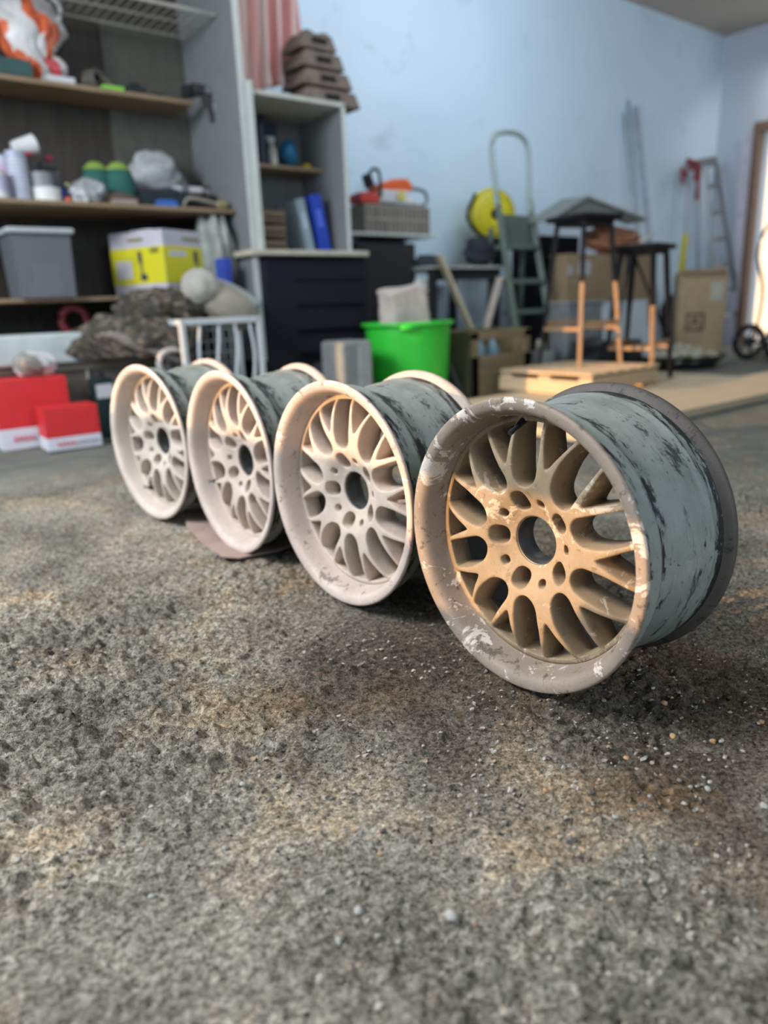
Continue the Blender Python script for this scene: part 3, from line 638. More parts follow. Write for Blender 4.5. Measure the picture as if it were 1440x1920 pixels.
# cordless drill hanging at the shelf end
px=at(385,190,4.45)
dr=thing('cordless_drill','black cordless drill lying at the right end of the top shelf','drill',(px.x-.015,4.50,S1),rotz=.15)
bm=bmesh.new(); cyl(bm,(.02,-.02,.055),.036,.15,.032,rot=Euler((0,PI/2,0))); cyl(bm,(.12,-.02,.055),.022,.07,.014,rot=Euler((0,PI/2,0))); obj('motor_housing',bm,M((.05,.055,.06),.4),dr,smooth=False,bevel=.004)
bm=bmesh.new(); bar(bm,(.03,-.035,.05),(.055,-.055,-.115),.034,.044); obj('handle',bm,M((.03,.03,.033),.5),dr,bevel=.008)
bm=bmesh.new(); bar(bm,(.045,-.078,-.02),(.065,-.082,-.11),.014,.01); obj('grip_plate',bm,M((.35,.36,.37),.4),dr)
bm=bmesh.new(); cyl(bm,(.03,-.055,.055),.018,.03,rot=Euler((PI/2,0,0))); obj('speed_dial',bm,M((.35,.37,.38),.3,.5),dr)
obj('battery',B(((-.075,-.01,.04),(.07,.07,.06))),BLK2,dr,bevel=.008); obj('red_collar',B(((.155,-.02,.05),(.02,.026,.03))),M((.4,.02,.03),.5),dr,bevel=.004)
# middle shelf
Y2=4.36
def can(name,label,px,r,h,mat,z,w,band=None,group=None,cat='can'):
    t=thing(name,label,cat,(at(px,350,w).x,w,z),group=group)
    obj('body',lathe([(.001,0),(r,.001),(r,.006),(r*.985,.01),(r*.985,h-.01),(r,h-.006),(r,h),(r*.9,h),(r*.88,h-.006),(.001,h-.006)],32),mat,t,smooth=False)
    if band: obj('label_band',lathe([(r*1.0,h*.25),(r*1.005,h*.26),(r*1.005,h*.8),(r*1.0,h*.81)],32),band,t,smooth=True)
    return t
can('paint_can','tall pale blue can with lettered label at the left of the middle shelf',38,.050,.235,M((.36,.40,.50),.4,0,.1),S2,Y2,stripes((.30,.34,.48),(.52,.54,.60),16,2))
can('paint_can','pale blue can partly cut off at the left of the middle shelf',12,.045,.215,M((.40,.44,.54),.4),S2,Y2+.03,stripes((.34,.38,.52),(.5,.3,.4),10,2))
can('paint_can','small white can with orange mark in front of the pale blue cans',-2,.040,.13,M((.60,.60,.62),.4),S2,Y2-.05,M((.45,.45,.6),.5))
cu=thing('paper_cup','white paper cup with a red mark tipped over on the cans','cup',(at(45,290,Y2).x,Y2,S2+.262),rot=(.2,1.25,.3))
obj('cup_wall',lathe([(.036,-.05),(.047,.06),(.049,.062),(.045,.06),(.034,-.047),(.001,-.047)],28),WHITE,cu,smooth=True); obj('mark',B(((.035,-.025,0),(.012,.02,.035))),M((.4,.02,.04),.5),cu)
gm_=thing('power_grinder','dark grey power tool with a red switch on the middle shelf','power tool',(at(85,330,4.5).x,4.5,S2))
obj('housing',B(((0,0,.09),(.15,.12,.18)),((.01,0,.20),(.10,.10,.06))),M((.06,.065,.07),.5),gm_,bevel=.025,seg=3); obj('switch',B(((.02,-.04,.235),(.03,.03,.03))),M((.45,.03,.07),.4),gm_,bevel=.006)
can('grey_tub','grey round tub standing on the white tub',80,.056,.07,M((.22,.24,.26),.5),S2+.072,Y2,cat='tub')
can('white_tub','low white round tub on the middle shelf',86,.070,.068,M((.66,.68,.66),.5),S2,Y2-.01,cat='tub')
def ball_helmet(label,px,w,k):
    t=thing('work_glove_ball',label,'ball',(at(px,320,w).x,w,S2))
    t.name='knitted_hat'
    r=.088
    obj('crown',lathe([(r*.98,.06),(r*1.02,.11),(r*.95,.16),(r*.7,.21),(r*.35,.238),(.001,.243)],32),M((.015,.10,.085),.8),t,smooth=True)
    obj('lime_panel',lathe([(r*.80,.198),(r*.70,.214),(r*.38,.240),(.001,.248)],32),M((.22,.36,.06),.8),t,smooth=True)
    obj('brim',lathe([(r*.80,0),(r*1.0,.0),(r*1.06,.03),(r*1.0,.058),(r*.9,.06)],32),M((.02,.025,.025),.8),t,smooth=True)
ball_helmet('left dark green knitted hat with lime top on the middle shelf',178,4.50,0); ball_helmet('right dark green knitted hat with lime top on the middle shelf',221,4.46,1)
bag('clear_bag','translucent crumpled plastic bag at the back of the middle shelf',21,292,297,335,4.66,.36,.2,M((.42,.45,.47),.3,0,.2,20),S2,fold=.2)
bag('foil_bundle','crumpled silver foil bundle on the middle shelf',22,168,342,378,4.36,.17,.12,M((.36,.38,.40),.35,.3,.3,30),S2,fold=.3,cat='bundle')
lying('cream_brush','cream wooden brush leaning among the hats','brush',B(((0,0,.05),(.16,.035,.022),Euler((0,.45,0))),((.09,0,.012),(.05,.03,.022))),M((.42,.40,.30),.6),(at(148,340,4.4).x,4.42,S2+.02),bev=.004)
lying('blue_bottle','small deep blue bottle on the middle shelf','bottle',lathe([(.001,0),(.022,0),(.022,.06),(.01,.075),(.01,.09),(.001,.09)],18),M((.02,.05,.35),.4),(at(120,350,4.4).x,4.42,S2),smooth=True)
lying('orange_cap','small orange cap at the edge of the middle shelf','cap',lathe([(.001,0),(.018,0),(.016,.02),(.001,.021)],18),M((.6,.12,.03),.5),(at(126,372,4.32).x,4.30,S2),smooth=True)
lying('white_fittings','small white plastic fittings on the middle shelf','fitting',B(((0,0,.012),(.03,.03,.024)),((.03,.01,.01),(.024,.03,.02)),((.055,-.005,.012),(.02,.02,.024))),WHITE,(at(143,378,4.3).x,4.31,S2),bev=.006)
lying('work_shoe','brown work shoe lying under the green hats','shoe',blob(31,(.24,.09,.09),.12,2,3,flat=.6),M((.09,.06,.045),.7),(at(222,368,4.36).x,4.37,S2+.03),smooth=True)
lying('beige_pad','flat beige pad at the front edge of the middle shelf','pad',B(((0,0,.012),(.13,.07,.024))),M((.30,.27,.22),.8),(at(235,384,4.30).x,4.31,S2),bev=.006)
tb=thing('tool_tray','black tool tray full of tools on the middle shelf','tool tray',(at(300,365,4.4).x,4.43,S2))
obj('tray_body',B(((0,0,.006),(.26,.2,.012)),((0,-.1,.045),(.26,.01,.09)),((0,.1,.045),(.26,.01,.09)),((-.13,0,.045),(.01,.2,.09)),((.13,0,.045),(.01,.2,.09))),M((.02,.03,.035),.5),tb,bevel=.003)
for k,(dx,dy,cc,rz) in enumerate([(-.06,0,(.08,.03,.03),.3),(.03,.02,(.1,.1,.11),-.2),(.07,-.03,(.05,.05,.10),.5)]):
    lying('screwdriver_handle',['dark red tool handle in the black tool tray','grey tool handle in the black tool tray','dark blue tool handle in the black tool tray'][k],'tool handle',B(((0,0,0),(.13,.03,.03)),((-.09,0,0),(.06,.008,.008))),M(cc,.4),(tb.location.x+dx,4.43+dy,S2+.10),rz,bev=.007)
lying('blue_box','small bright blue box at the front of the middle shelf','box',B(((0,0,.016),(.12,.05,.032)),((0,0,.034),(.09,.035,.006))),M((.03,.12,.45),.5),(at(313,382,4.3).x,4.31,S2),bev=.004)
wt=thing('sealant_tube','white sealant tube lying across the tools on the middle shelf','tube',(at(352,330,4.45).x,4.47,S2+.125),rotz=-.05)
bm=bmesh.new(); cyl(bm,(0,0,0),.02,.17,rot=Euler((0,PI/2,0))); obj('cartridge',bm,WHITE,wt); bm=bmesh.new(); cyl(bm,(.115,0,0),.012,.06,.004,rot=Euler((0,PI/2,0))); obj('nozzle',bm,M((.45,.45,.45),.4),wt)
bm=bmesh.new(); cyl(bm,(-.02,0,0),.0205,.05,rot=Euler((0,PI/2,0))); obj('label_band',bm,M((.15,.16,.2),.5),wt)
hd=thing('ear_defenders','black ear defenders at the right end of the middle shelf','ear defenders',(at(385,330,4.5).x,4.56,S2))
bm=bmesh.new(); cyl(bm,(0,-.02,.06),.06,.05,.05,rot=Euler((PI/2,0,.3))); cyl(bm,(.02,.09,.06),.06,.05,.05,rot=Euler((PI/2,0,.3))); obj('ear_cup',bm,BLK2,hd,bevel=.006)
bm=bmesh.new(); tube(bm,smoothpath([(0,-.02,.1),(.0,.0,.17),(.01,.04,.19),(.02,.08,.17),(.02,.09,.1)],5),.01); obj('headband',bm,BLK2,hd,smooth=True)
lying('dark_cloth','dark cloth heap at the right end of the middle shelf','cloth',blob(33,(.34,.2,.13),.2,2,3,flat=.5),M((.03,.035,.035),.9),(at(400,365,4.5).x-.02,4.52,S2+.03),smooth=True)
fa=thing('brass_tap','grey pipe with a brass tap knob at the right of the middle shelf','tap',(at(385,378,4.32).x,4.33,S2+.03),rotz=0)
bm=bmesh.new(); tube(bm,smoothpath([(-.14,0,-.02),(-.11,0,.02),(-.05,0,.026),(.09,0,.0)],5),.011); obj('pipe',bm,M((.38,.35,.31),.4,.4),fa,smooth=True)
bm=bmesh.new(); cyl(bm,(.11,0,0),.028,.05,rot=Euler((0,PI/2,0)),n=10); obj('knob',bm,M((.42,.36,.18),.35,.5),fa,bevel=.004)
# lower shelf: clear bin and yellow cartons
x0,x1,z0,z1=ext(22,131,440,558,4.3)
bn=thing('storage_bin','translucent grey plastic storage bin with lid on the lowest shelf','bin',((x0+x1)/2,4.36,S3))
m,nt,bs=nodes('cloudy_plastic'); bs.inputs['Base Color'].default_value=(.17,.18,.21,1); bs.inputs['Roughness'].default_value=.35; bs.inputs['Alpha'].default_value=.60; M_cloud=m
L=(x1-x0)/2; H=z1-S3
bm=bmesh.new(); prism(bm,[(-L*.93,0),(L*.93,0),(L,H),(-L,H)],-.14,.14,'Y'); prism(bm,[(-L*.90,.006),(L*.90,.006),(L*.97,H),(-L*.97,H)],-.134,.134,'Y'); obj('bin_wall',bm,M_cloud,bn)
obj('lid',B(((0,0,H+.012),(2*L+.04,.32,.028))),M((.40,.44,.46),.4),bn,bevel=.008); 
lying('white_packet','white packet lying inside the translucent bin','packet',B(((0,0,.10),(.13,.02,.15)),((0,.03,.035),(.14,.10,.07))),M((.60,.60,.58),.7),(bn.location.x+.03,4.34,S3+.01),.1,bev=.004)
cz=S3; k0=at(318,548,4.17); ctz=at(318,428,4.17).z-cz
t=thing('pressure_washer_carton','yellow and white carton with printed machines standing corner-on on the lowest shelf','carton',(k0.x,4.19,cz),math.radians(24))
SX,SY,SZ=.46,.42,ctz
obj('body',B(((SX/2,SY/2,SZ/2),(SX,SY,SZ))),M((.52,.50,.58),.6,0,.06),t,bevel=.003)
for face in (0,1):
    def fb(s0,z,w_,h_,e=.002):
        return ((s0,-e,z*SZ),(w_,.002,h_*SZ)) if face==0 else ((-e,s0,z*SZ),(.002,w_,h_*SZ))
    L_=SX if face==0 else SY
    fl_=(lambda q: q) if face==0 else (lambda q: L_-q)
    obj('yellow_print',B(fb(L_/2,.47,L_*.995,.56,.0012)),M((.66,.62,.02),.5,0,.06),t)
    ink=M((.03,.03,.08),.5)
    bm=bmesh.new(); 
    for (s0,z,w_,h_) in ((.56,.60,.07,.18),(.57,.42,.035,.24),(.60,.29,.12,.10)): box(bm,*fb(fl_(s0*L_),z,w_*L_,h_,.003))
    obj('printed_machine',bm,ink,t)
    obj('printed_title',B(fb(fl_(.50*L_),.87,.30*L_,.05,.003)),M((.25,.25,.10),.5),t)
    obj('printed_number',B(fb(fl_(.84*L_),.69,.16*L_,.08,.003)),M((.20,.19,.03),.5),t)
    obj('white_panel',B(fb(fl_(.24*L_),.64 if face==0 else .42,.30*L_,.09 if face==0 else .28,.003)),M((.55,.55,.58),.6),t)
lying('white_board','white flap board lying on top of the yellow carton','board',B(((0,0,.006),(.30,.16,.010))),WHITE,(t.location.x+.10,4.48,cz+SZ+.003),.42)
gb=bag('fabric_bag','grey crumpled fabric bag at the right end of the lowest shelf',41,432,412,545,4.38,.20,.3,M((.30,.33,.31),.8,0,.25,14),S3,fold=.3)
gb.location.x=2.13
lying('blue_packet','bright blue packet tucked beside the yellow carton','packet',B(((0,0,.10),(.05,.10,.20)),((0,-.051,.04),(.03,.004,.04))),M((.03,.07,.42),.45),(at(418,490,4.2).x-.0,4.20,S3),.1,bev=.008)
# ---------------------------------------------------------------- under and in front of the shelving
bw=thing('timber_bench','low dark timber bench under the shelving holding the white foam slab','bench',(.6,4.2,0))
panel('bench_top',.35,1.75,4.06,4.75,.34,.38,wood((.16,.14,.11),(.27,.24,.19)),bw,.004); panel('front_board',.35,1.75,4.08,4.10,.12,.34,wood((.10,.09,.07),(.17,.15,.12)),bw)
for xx in (.42,1.1,1.68): o=panel('leg',xx-.03,xx+.03,4.10,4.16,0,.34,DKWOOD,bw)
panel('leg',1.64,1.70,4.6,4.68,0,.34,DKWOOD,bw)
x0,x1,z0,z1=ext(-200,206,628,680,4.0)
bm=bmesh.new(); prism(bm,[(.32,.38),(1.22,.38),(1.30,.40),(1.27,.53),(.32,.53)],4.03,4.40,'Y'); o=obj('foam_slab',bm,M((.46,.53,.53),.9,0,.14,7,.01),None,bevel=.012,seg=3); tag(o,'long whitish foam slab lying on the dark timber bench','foam slab')
bm=bmesh.new(); tube(bm,[(1.24+.07*math.cos(a),4.42,.56+.07*math.sin(a)+.03) for a in np.linspace(0,2*PI,28)[:-1]],.022,8,closed=True)
tube(bm,[(1.26+.07*math.cos(a),4.47,.56+.07*math.sin(a)+.03) for a in np.linspace(0,2*PI,28)[:-1]],.022,8,closed=True)
o=obj('hose_coil',bm,M((.22,.03,.035),.5),smooth=True); tag(o,'dark red hose coil behind the camouflage jackets','hose')
m,nt,bs=nodes('camouflage_cloth'); tc=N(nt,'ShaderNodeTexCoord'); n1=N(nt,'ShaderNodeTexNoise',Scale=14.0,Detail=3.0,Distortion=1.2); n2=N(nt,'ShaderNodeTexNoise',Scale=9.0,Detail=3.0,Distortion=1.6)
nt.links.new(tc.outputs['Object'],n1.inputs['Vector']); nt.links.new(tc.outputs['Object'],n2.inputs['Vector'])
cc=ramp(nt,n1.outputs[0],[(.40,(.05,.043,.033)),(.48,(.11,.095,.075)),(.57,(.24,.19,.15)),(.64,(.065,.06,.045))],'CONSTANT')
nt.links.new(mix(nt,ramp(nt,n2.outputs[0],[(.55,0),(.6,1)]),cc,(.05,.048,.04)),bs.inputs['Base Color']); bs.inputs['Roughness'].default_value=.95; M_camo=m
def heap(name,label,seed,px,py,w,size,z,mat,cat,rot=0,fold=.2,flat=.55,rx=0):
    bm=blob(seed,size,.22,2.6,5,flat=flat,fold=fold); zm=min(v.co.z for v in bm.verts)
    for v in bm.verts: v.co.z-=zm
    o=obj(name,bm,mat,None,(at(px,py,w).x,w,z),smooth=True); o.rotation_euler=(rx,0,rot); return tag(o,label,cat)
heap('camouflage_jacket','camouflage jacket hanging over the edge of the timber bench',51,255,630,4.02,(.62,.42,.25),.385,M_camo,'jacket',rot=-.25)
heap('camouflage_trousers','camouflage trousers heaped on the jacket behind the white crate',52,320,570,4.07,(.56,.34,.22),.56,M_camo,'trousers',rot=.1)
heap('strap_bundle','grey padded strap hanging from the camouflage pile',53,285,680,3.86,(.48,.10,.07),.33,M((.25,.23,.22),.8),'strap',rot=-.1,rx=0)
o=bpy.data.objects['strap_bundle']; o.rotation_euler=(0,.42,-.1); o.location.z=.40
pl=thing('rolled_cushion','beige cushion resting on the camouflage clothes below the cartons','cushion',(at(415,565,3.98).x,4.0,.60),rot=(0,.5,.0))
bm=blob(61,(.40,.24,.22),.05,1.4,4,fold=.05); 
o=obj('cushion_body',bm,M((.34,.31,.26),.9,0,.1,8),pl,smooth=True); o.location=(.02,0,.05)
bm=blob(62,(.20,.23,.20),.06,1.6,4,fold=.08); o=obj('folded_end',bm,M((.40,.39,.35),.9),pl,smooth=True); o.location=(-.17,-.01,.07)
bm=blob(63,(.34,.10,.10),.1,2,3); o=obj('pale_edge',bm,M((.45,.49,.49),.9),pl,smooth=True); o.location=(.07,.06,.15)
# white crate with wavy bars
x0,x1=at(342,610,3.72).x,at(487,610,3.72).x; CH=at(412,596,3.72).z
cr=thing('plastic_crate','white plastic crate with wavy bars standing on its side in front of the clothes','crate',((x0+x1)/2,3.86,0))
L=(x1-x0)/2; WP=M((.56,.60,.63),.45,0,.05)
bm=bmesh.new()
for xx in (-L,L): box(bm,(xx,-.13,CH/2),(.030,.03,CH)); box(bm,(xx,.13,CH/2),(.03,.03,CH))
for zz in (.015,CH-.015):
    box(bm,(0,-.13,zz),(2*L,.03,.032)); box(bm,(0,.13,zz),(2*L,.03,.03))
    for xx in (-L,L): box(bm,(xx,0,zz),(.03,.26,.03))
obj('frame',bm,WP,cr,bevel=.005)
for k in range(4):
    xx=-L+.02+2*L*(k+.7)/4.4
    bm=bmesh.new(); tube(bm,[(xx+.012*math.sin(t*13+k),-.13,t) for t in np.linspace(0,CH,24)],.009,8); obj('wavy_bar',bm,WP,cr,smooth=True)
obj('back_net',B(*[((-L+2*L*i/9,.13,CH/2),(.008,.006,CH)) for i in range(1,9)]+[((0,.13,CH*j/9),(2*L,.006,.008)) for j in range(1,9)]),M((.30,.34,.34),.5),cr)
# white looped plastic handle piece beside the crate
bm=bmesh.new(); tube(bm,smoothpath([(-.06,0,0),(-.07,0,.07),(-.03,0,.115),(.05,0,.12),(.08,0,.09),(.07,0,.03),(.05,0,-.01)],6),.016,8)
o=obj('plastic_handle',bm,M((.50,.47,.46),.5),None,(at(325,665,3.75).x,3.78,.30),smooth=True); tag(o,'white looped plastic handle piece beside the white crate','looped handle')
lying('wooden_block','dark wooden block standing below the white looped handle','block',B(((0,0,.145),(.22,.10,.29))),DKWOOD,(at(325,665,3.75).x,3.78,0),0,bev=.004)
# red cartons
RED=M((.62,.025,.03),.45,0,.08); 
def redbox(label,xl,xr,y,h,dep,rot,off=-.30,ls=1.0):
    t=thing('red_carton',label,'carton',((xl+xr)/2,y,.0),rot,group='red and white cartons on the dirt floor')
    w_=xr-xl; s=.30
    obj('body',B(((0,dep/2,h*(.5+s/2)),(w_,dep,h*(1-s)))),RED,t,bevel=.003)
    obj('white_base',B(((0,dep/2,h*s/2),(w_,dep,h*s))),M((.66,.66,.74),.5,0,.05),t,bevel=.002)
    obj('lid_edge',B(((0,.004,h-.004),(w_+.004,.006,.006))),M((.30,.03,.03),.6),t)
    # lettering, too blurred to read: a red mark and a row of dark strokes
    bm=bmesh.new(); x=w_*off
    for i in range(5): box(bm,(x,-.002,h*s*.5),(.008*ls,.002,h*s*.26)); box(bm,(x+.004*ls,-.002,h*s*(.42+.1*(i%2))),(.012*ls,.002,.004*ls)); x+=.017*ls
    obj('red_lettering',bm,M((.70,.10,.14),.5),t)
    bm=bmesh.new()
    for i in range(7): 
        hh=h*s*(.20+.06*(i%3)); box(bm,(x,-.002,h*s*.48),(.004*ls,.002,hh)); box(bm,(x+.006*ls,-.002,h*s*(.48+(.08 if i%2 else -.08))),(.010*ls,.002,.004*ls)); x+=.0155*ls
    obj('grey_lettering',bm,M((.30,.30,.36),.5),t); return t
pbl=atz(88,846,0); pbr=atz(190,833,0)
redbox('small red and white carton on the floor beside the leftmost rim',pbl.x,pbr.x,pbr.y-.02,at(140,760,pbr.y).z,.16,-.03)
pl2=atz(0,850,0); redbox('large red and white carton on the floor behind the small red one',at(2,820,3.84).x,at(135,780,3.84).x,3.84,at(70,708,3.84).z,.20,-.0,-.32,1.15)
bag('carrier_bag','crumpled white plastic bag lying on the large red carton',71,70,662,708,3.93,.20,.12,[M((.60,.62,.64),.4),M((.22,.21,.19),.5)],at(70,708,3.84).z+.003,fold=.35)
dc=thing('oil_can','dark green can with a white label behind the small red carton','can',(at(196,790,3.95).x,3.92,0))
obj('body',B(((0,0,.15),(.11,.10,.30))),M((.015,.03,.03),.4),dc,bevel=.012); obj('label_patch',B(((0,-.052,.235),(.085,.003,.07))),M((.55,.57,.60),.5),dc); bm=bmesh.new(); cyl(bm,(.0,0,.315),.02,.03); obj('screw_cap',bm,BLK2,dc)
bm=bmesh.new(); tube(bm,smoothpath([(at(165,700,4.06).x,4.065,.34),(at(167,720,4.06).x,4.065,.26),(at(170,750,4.06).x,4.065,.15),(at(172,770,4.06).x,4.065,.06)],5),.006); o=obj('thin_rope',bm,M((.45,.43,.40),.6),smooth=True); tag(o,'thin pale rope hanging down the front of the timber bench','rope')
# grey canister
x0,x1=at(648,680,3.45).x,at(692,680,3.45).x; gh=at(668,638,3.45).z
gcn=thing('grey_canister','grey flat canister standing beside the green bucket','canister',((x0+x1)/2,3.5,0),-.1)
obj('body',B(((-.02,.03,gh/2),((x1-x0)+.04,.26,gh))),M((.22,.235,.235),.45),gcn,bevel=.025,seg=3); obj('front_rib',B((((x1-x0)*.12,-.108,gh/2),((x1-x0)*.5,.014,gh*.86))),M((.30,.325,.32),.45),gcn,bevel=.008)
lying('motor_unit','small black motor lying between the foam and the grey canister','motor',B(((0,0,.10),(.20,.2,.20)),((.0,-.04,.24),(.10,.1,.10)),((-.16,0,.05),(.16,.12,.10))),M((.02,.021,.023),.5),(at(600,690,3.75).x,3.78,0),.3,bev=.025)
lying('dark_tool_bag','black tool bag on the floor in front of the foam mattress','bag',blob(77,(.36,.24,.28),.1,2,4,flat=.8),M((.018,.018,.02),.8),(at(545,700,3.7).x,3.85,.11),smooth=True)
# green bucket
bc=at(764,603,3.62); bx=bc.x; R1=.5*(at(843,603,3.62)-at(685,603,3.62)).length*.80; bh=bc.z
bu=thing('green_bucket','bright green plastic bucket full of crumpled bags behind the rims','bucket',(bx,3.62,0))
GR=M((.035,.56,.045),.35,0,.05); R0=R1*.86
obj('bucket_wall',lathe([(.001,.004),(R0-.004,.004),(R0,0),(R0,.01),(R1-.008,bh-.02),(R1-.008,bh-.012),(R1-.014,bh-.012),(R0-.006,.012),(.001,.012)],14*4),GR,bu,smooth=True)
obj('bucket_rim',lathe([(R1-.012,bh-.022),(R1+.014,bh-.024),(R1+.016,bh-.006),(R1+.006,bh),(R1-.012,bh-.001),(R1-.012,bh-.022)],56),GR,bu,smooth=True)
ang=math.atan2(-bu.location.y,-bu.location.x)
bm=bmesh.new(); cyl(bm,((R1+.006)*math.cos(ang),(R1+.006)*math.sin(ang),bh-.028),.05,.018,n=16); obj('pouring_lip',bm,GR,bu)
def sheet_bag(name,label,seed,x,y,z,w_,h_,mat,rot):
    r=np.random.default_rng(seed); bm=bmesh.new(); n=26; rows=[]
    for j in range(n+1):
        t=j/n; row=[]
        for i in range(n+1):
            s=i/n-.5; X_=s*w_*(.86+.14*t)+.012*math.sin(9*t+seed); Y_=.020*math.sin(s*17+3*t+seed)+.014*math.sin(t*15+s*9)+.01*math.sin(s*41+t*5)
            Z_=t*h_*(1-.10*abs(math.sin(s*7+seed))*t)
            row.append(bm.verts.new((X_,Y_,Z_)))
        rows.append(row)
    for j in range(n):
        for i in range(n): bm.faces.new((rows[j][i],rows[j][i+1],rows[j+1][i+1],rows[j+1][i]))
    o=obj(name,bm,mat,None,(x,y,z),smooth=True); o.rotation_euler=rot; s=o.modifiers.new('thickness','SOLIDIFY'); s.thickness=.012; return tag(o,label,'bag')
def crumpled_box(name,label,seed,loc,size,mat,rot,cat,amp=.012):
    bm=bmesh.new(); box(bm,(0,0,0),size); bmesh.ops.subdivide_edges(bm,edges=bm.edges,cuts=13,use_grid_fill=True)
    r=np.random.default_rng(seed); K=[(r.normal(size=3)*(9+7*j),r.uniform(0,6.3),amp/(1+.5*j)) for j in range(7)]
    for v in bm.verts:
        p=np.array(v.co); q=[sum(a_*math.sin(float(np.roll(k_,ax_)@p)+ph+ax_) for k_,ph,a_ in K) for ax_ in range(3)]; v.co+=Vector(q)
    o=obj(name,bm,mat,None,loc,smooth=True); o.rotation_euler=rot; return tag(o,label,cat)
crumpled_box('paper_bag','crumpled pinkish paper bag standing in the green bucket',2,(bx-.07,3.56,bh+.03),(.26,.13,.34),M((.50,.44,.41),.8,0,.1,18,.01),(.03,-.06,-.2),'bag')
sheet_bag('clear_bag','translucent greyish bag standing on the right in the green bucket',5,bx+.10,3.60,bh-.10,.30,.37,M((.42,.47,.47),.5,0,.15,15,.01),(.0,.06,.7))
# ---------------------------------------------------------------- work table, fan, planks
tz=at(860,500,4.25).z
tt=thing('work_table','dark work table with a pale top standing against the wall','table',(4.05,4.4,0))
TX1=at(938,500,4.2).x
panel('table_top',3.70,TX1,4.15,4.75,tz-.02,tz,M((.40,.42,.40),.6),tt,.003); panel('apron',3.74,TX1-.04,4.18,4.20,tz-.10,tz-.02,BLK2,tt)
for xx,yy in ((3.76,4.2),(TX1-.05,4.2),(3.76,4.7),(TX1-.05,4.7)): panel('leg',xx-.025,xx+.025,yy-.025,yy+.025,0,tz-.02,BLK2,tt)
panel('lower_shelf',3.76,TX1-.05,4.22,4.70,.30,.32,BLK2,tt)
x=at(805,488,4.3).x; 
sk=thing('sander','small dark machine on the left end of the work table','machine',(x,4.35,tz)); obj('body',B(((0,0,.03),(.24,.16,.06)),((.02,0,.07),(.12,.1,.04))),M((.03,.04,.05),.4),sk,bevel=.012); obj('plate',B(((.16,0,.012),(.16,.12,.015))),STEEL,sk)
lying('metal_bracket','grey metal bracket lying in the middle of the work table','bracket',B(((0,0,.012),(.24,.06,.02)),((.1,0,.03),(.03,.06,.05))),M((.18,.19,.2),.4,.4),(at(858,490,4.3).x,4.33,tz),.1,bev=.003)
bag('dark_coat','dark coat heaped on the right of the work table',81,908,450,505,4.30,.36,.2,M((.025,.027,.035),.9),tz,fold=.2,cat='coat')
# yellow machine with round cover
fc=at(925,402,4.5); 
fn=thing('round_machine','yellow round machine with a black handle on the work table','machine',(fc.x,4.52,tz),rotz=-.35)
fr_=.5*(at(884,402,4.5)-at(965,402,4.5)).length*.80; fz=fc.z-tz
Y_=M((.66,.58,.015),.4)
o=obj('drum_cover',lathe([(.001,-.055),(fr_*.35,-.065),(fr_*.8,-.055),(fr_,-.02),(fr_,.03),(fr_*.9,.05),(.001,.055)],48,'X'),Y_,fn,smooth=True); o.rotation_euler=(0,0,PI/2); o.location=(0,0,fz)
bm=bmesh.new(); 
for rr in (.45,.7,.9): tube(bm,[(rr*fr_*math.cos(a),-.062 if rr<.8 else -.05,fz+rr*fr_*math.sin(a)) for a in np.linspace(0,2*PI,40)[:-1]],.006,6,closed=True)
obj('ring_rib',bm,M((.42,.38,.03),.5),fn); bm=bmesh.new(); cyl(bm,(0,-.07,fz),.04,.03,rot=Euler((PI/2,0,0))); obj('hub_cap',bm,BLK2,fn,bevel=.004)
bm=bmesh.new(); tube(bm,smoothpath([(-fr_*.75,-.02,fz+fr_*.75),(-fr_*1.15,-.05,fz+fr_*.1),(-fr_*1.1,-.06,fz-fr_*.35),(-fr_*.55,-.05,fz-fr_*.85),(.05,-.05,fz-fr_*1.05)],6),.016,8); obj('handle',bm,BLK2,fn,smooth=True)
obj('stand_foot',B(((0,0,(fz-fr_)/2+.01),(.16,.14,(fz-fr_)+.03)),((0,0,.012),(.26,.18,.024))),BLK2,fn,bevel=.008)
bm=bmesh.new(); cyl(bm,(-.12,-.10,.09),.05,.06,rot=Euler((PI/2,0,0))); box(bm,(-.12,-.10,.04),(.07,.05,.08)); obj('yellow_grip',bm,Y_,fn,bevel=.006)
# leaning planks
def plank(label,a,b,w_,t_,mat,name='wooden_plank'):
    bm=bmesh.new(); a=Vector(a); b=Vector(b); bar(bm,Vector((0,0,0)),b-a,w_,t_); o=obj(name,bm,mat,None,a,bevel=.003); return tag(o,label,'plank')
a=at(893,640,3.98); b=at(822,478,4.12); d=(a-b); a=b+d*(b.z/(b.z-a.z))*.985
plank('wide beige plank leaning against the work table behind the green bucket',a,b,.15,.022,M((.42,.38,.27),.7,0,.08,5))
a=at(913,610,4.0); b=at(938,520,4.12); d=a-b; a=b+d*(b.z/(b.z-a.z))*.98
plank('narrow greyish plank leaning beside the green ladder',a,b,.055,.02,M((.34,.30,.26),.7))
